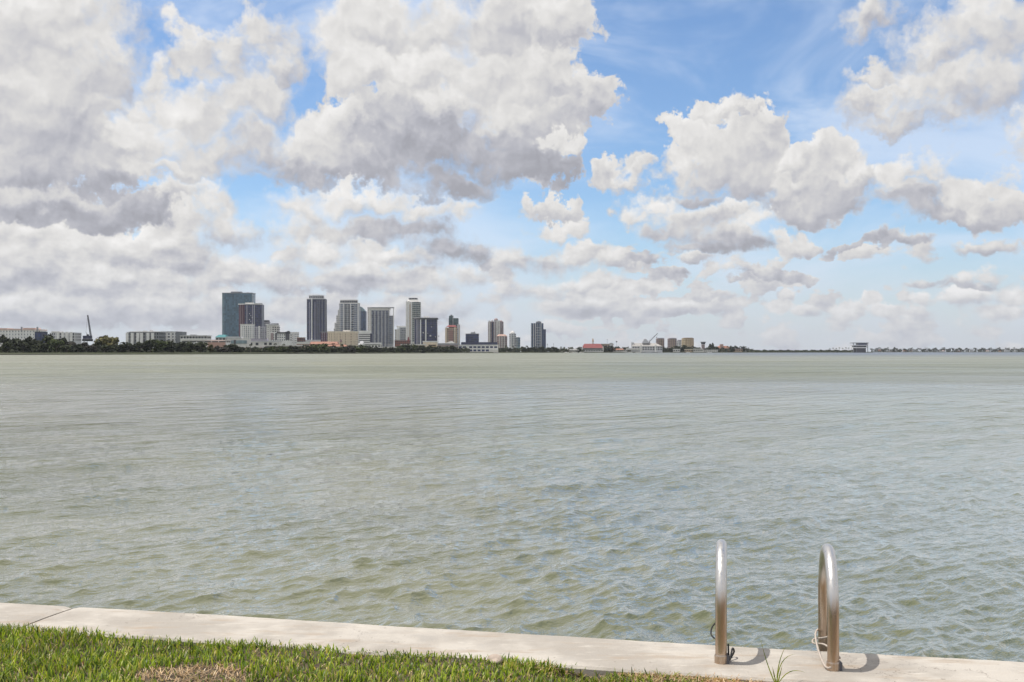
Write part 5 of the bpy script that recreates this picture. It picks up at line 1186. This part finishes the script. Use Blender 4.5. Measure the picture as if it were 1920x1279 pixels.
for i, (px, top) in enumerate(PALMS):
    Y = shore_d(px) + (20 if px > 1500 else 34) + rng.uniform(-6, 8); h = Z(top, Y) - GZ
    where = 'left of the navy tower' if px < 600 else 'below the cream hotel' if px < 700 else 'beside the mauve tower' if px < 1000 else 'among the marina sheds' if px < 1100 else 'near the exhibition hall' if px < 1330 else 'on the point' if px < 1450 else 'in the row before the pier building'
    n = sum(1 for q in PALMS[:i + 1] if (q[0] < 600) == (px < 600) and (600 <= q[0] < 700) == (600 <= px < 700) and (700 <= q[0] < 1000) == (700 <= px < 1000) and (1000 <= q[0] < 1100) == (1000 <= px < 1100) and (1100 <= q[0] < 1330) == (1100 <= px < 1330) and (1330 <= q[0] < 1450) == (1330 <= px < 1450) and (q[0] >= 1450) == (px >= 1450))
    t = empty('palm_tree', (X(px, Y), Y, GZ - .1), 'small dark palm %s, %s from the left there' % (where, ORD[n - 1]), 'palm', 'palms on the waterfront', rng.uniform(0, 6.28))
    for nm, me in (('crown', PC[i % 3]), ('trunk', PT[i % 3])):
        o = bpy.data.objects.new(nm, me); link(o, t); o.scale = (h * 1.05, h * 1.05, h / .93)

# ------------------------------------------------------------------ far right shore: wood and houses
def far_wood(name, a, b_, dist, top, seed, n, label):
    r_ = random.Random(seed); mb = MB()
    for i in range(n):
        px = r_.uniform(a, b_); d = dist(px) + r_.uniform(20, 90)
        hmax = (HOR - top) / FPX * d + 1.0
        hh = hmax * (0.45 + 0.35 * math.sin(px * .21 + seed) ** 2 + 0.2 * math.sin(px * .57 + 1) ** 2) * r_.uniform(.75, 1.1)
        x = X(px, d); w_ = r_.uniform(2.2, 4.5)
        for k in range(9):
            z = GZ + hh * (1 - r_.random() ** 1.4 * .95); c = Vector((x + r_.uniform(-w_, w_), d + r_.uniform(-3, 3), z)); s1 = r_.uniform(.8, 2.0)
            nrm = Vector((r_.gauss(0, .6), -1, r_.gauss(.4, .6))).normalized(); u = nrm.orthogonal().normalized(); w2 = nrm.cross(u)
            mb.quad(c - u * s1, c - w2 * s1, c + u * s1, c + w2 * s1)
    o = mb.build(name, M['oak_leaf']); tag(o, label, 'woodland', kind='stuff')
def far_d(px):
    for (a, da), (b_, db) in zip(FAR, FAR[1:]):
        if a <= px <= b_: return da + (db - da) * (px - a) / (b_ - a)
    return FAR[-1][1]
far_wood('far_wood', 1632, 2300, far_d, 651.6, 1, 1500, 'low bluish line of trees along the far right shore')
far_wood('scrub', 1412, 1600, lambda p: shore_d(p) + 15, 656.2, 2, 420, 'low green scrub on the flat spit before the pier building')
far_wood('shore_wood', 930, 1412, lambda p: shore_d(p) + 40, 651.6, 3, 700, 'dark wooded strip behind the waterfront right of centre')
far_wood('shore_wood', -300, 880, lambda p: shore_d(p) + 30, 651.5, 4, 1700, 'dark undergrowth behind the oaks and bushes of the left shore')
HX = [1652, 1671, 1684, 1698, 1713, 1742, 1759, 1771, 1801, 1818, 1826, 1856, 1874, 1889, 1911]
for i, px in enumerate(HX):
    px += rng.uniform(-5, 5); d = far_d(px) + rng.uniform(10, 70); w = rng.uniform(2.8, 9); t = rng.uniform(655.2, 657.8)
    wall_m = rng.choice(('off_white', 'light_grey', 'cream', 'light_grey', 'pink_wall')); roof_m = rng.choice(('mauve', 'steel_grey', 'terracotta', 'grey_wall'))
    cw = {'white_wall': 'white', 'off_white': 'off-white', 'cream': 'cream', 'light_grey': 'grey', 'pink_wall': 'salmon'}[wall_m]
    B = Bld('shore_house', 'tiny %s house on the far right shore, %s from the pier building' % (cw, ORD[i]), 'house', d, px, 'houses on the far right shore')
    f = B.body('wall', [(px - w / 2, 0), (px + w / 2, 0)], t + 1.4, wall_m, depth=9); B.body('roof', [(px - w / 2 - .5, -1), (px + w / 2 + .5, -1)], t, roof_m, bot=t + 1.5, depth=10, topfront=[(px - w * .3, 4), (px + w * .3, 4)])
    B.cols([px - w * .25, px + w * .2], w * .16, t + 2.0, 659.0, 'glass_dark', part='window', proud=.25, thick=.3)

# ------------------------------------------------------------------ small boats at the moorings
def boat(px, Y, L, label):
    t = empty('motor_boat', (X(px, Y), Y, 0.0), label, 'boat', 'boats at the moorings')
    n = 10; mb = MB(); prev = None
    for i in range(n + 1):
        u = i / n; x = (u - .5) * L; w_ = L * .14 * (1 - max(0, (u - .55) / .45) ** 2.0) + .05; zt = .9 + .5 * u * u
        ring = [(x, -w_, zt), (x, -w_ * .7, -.2), (x, w_ * .7, -.2), (x, w_, zt)]
        if prev:
            for k in range(3): mb.quad(prev[k], prev[k + 1], ring[k + 1], ring[k])
            mb.quad(prev[3], prev[0], ring[0], ring[3])
        prev = ring
    mb.build('hull', M['white_wall'], t)
    mb = MB(); mb.prism([(-.25 * L, -L * .09), (.12 * L, -L * .09), (.12 * L, L * .09), (-.25 * L, L * .09)], 1.0, 2.5, [(-.2 * L, -L * .08), (.05 * L, -L * .08), (.05 * L, L * .08), (-.2 * L, L * .08)]); c = mb.build('cabin', M['off_white'], t)
    mb = MB(); mb.box(-.17 * L, .02 * L, -L * .094, L * .094, 1.7, 2.2); mb.build('windscreen', M['glass_dark'], c)
for i, (px, L) in enumerate(((1062, 12), (1076, 15), (1090, 10), (1181, 12), (1196, 14), (1216, 12), (1238, 11), (1290, 10), (1330, 13))):
    boat(px, shore_d(px) - 12, L, 'small white boat moored along the right-hand waterfront, %s from the left' % ORD[i])

# ------------------------------------------------------------------ the air over the bay
m = bpy.data.materials.new('bay_air'); m.use_nodes = True; t = m.node_tree; t.nodes.clear()
pv = t.nodes.new('ShaderNodeVolumePrincipled'); pv.inputs['Color'].default_value = (0.86, 0.91, 1.0, 1); pv.inputs['Density'].default_value = 3.0e-5; pv.inputs['Anisotropy'].default_value = 0.2
ou = t.nodes.new('ShaderNodeOutputMaterial'); t.links.new(pv.outputs[0], ou.inputs['Volume'])
mb = MB(); mb.box(-12000, 12000, -80, 12000, -3.5, 185)
tag(mb.build('haze', m), 'thin pale sea haze lying over the bay', 'haze', kind='stuff')
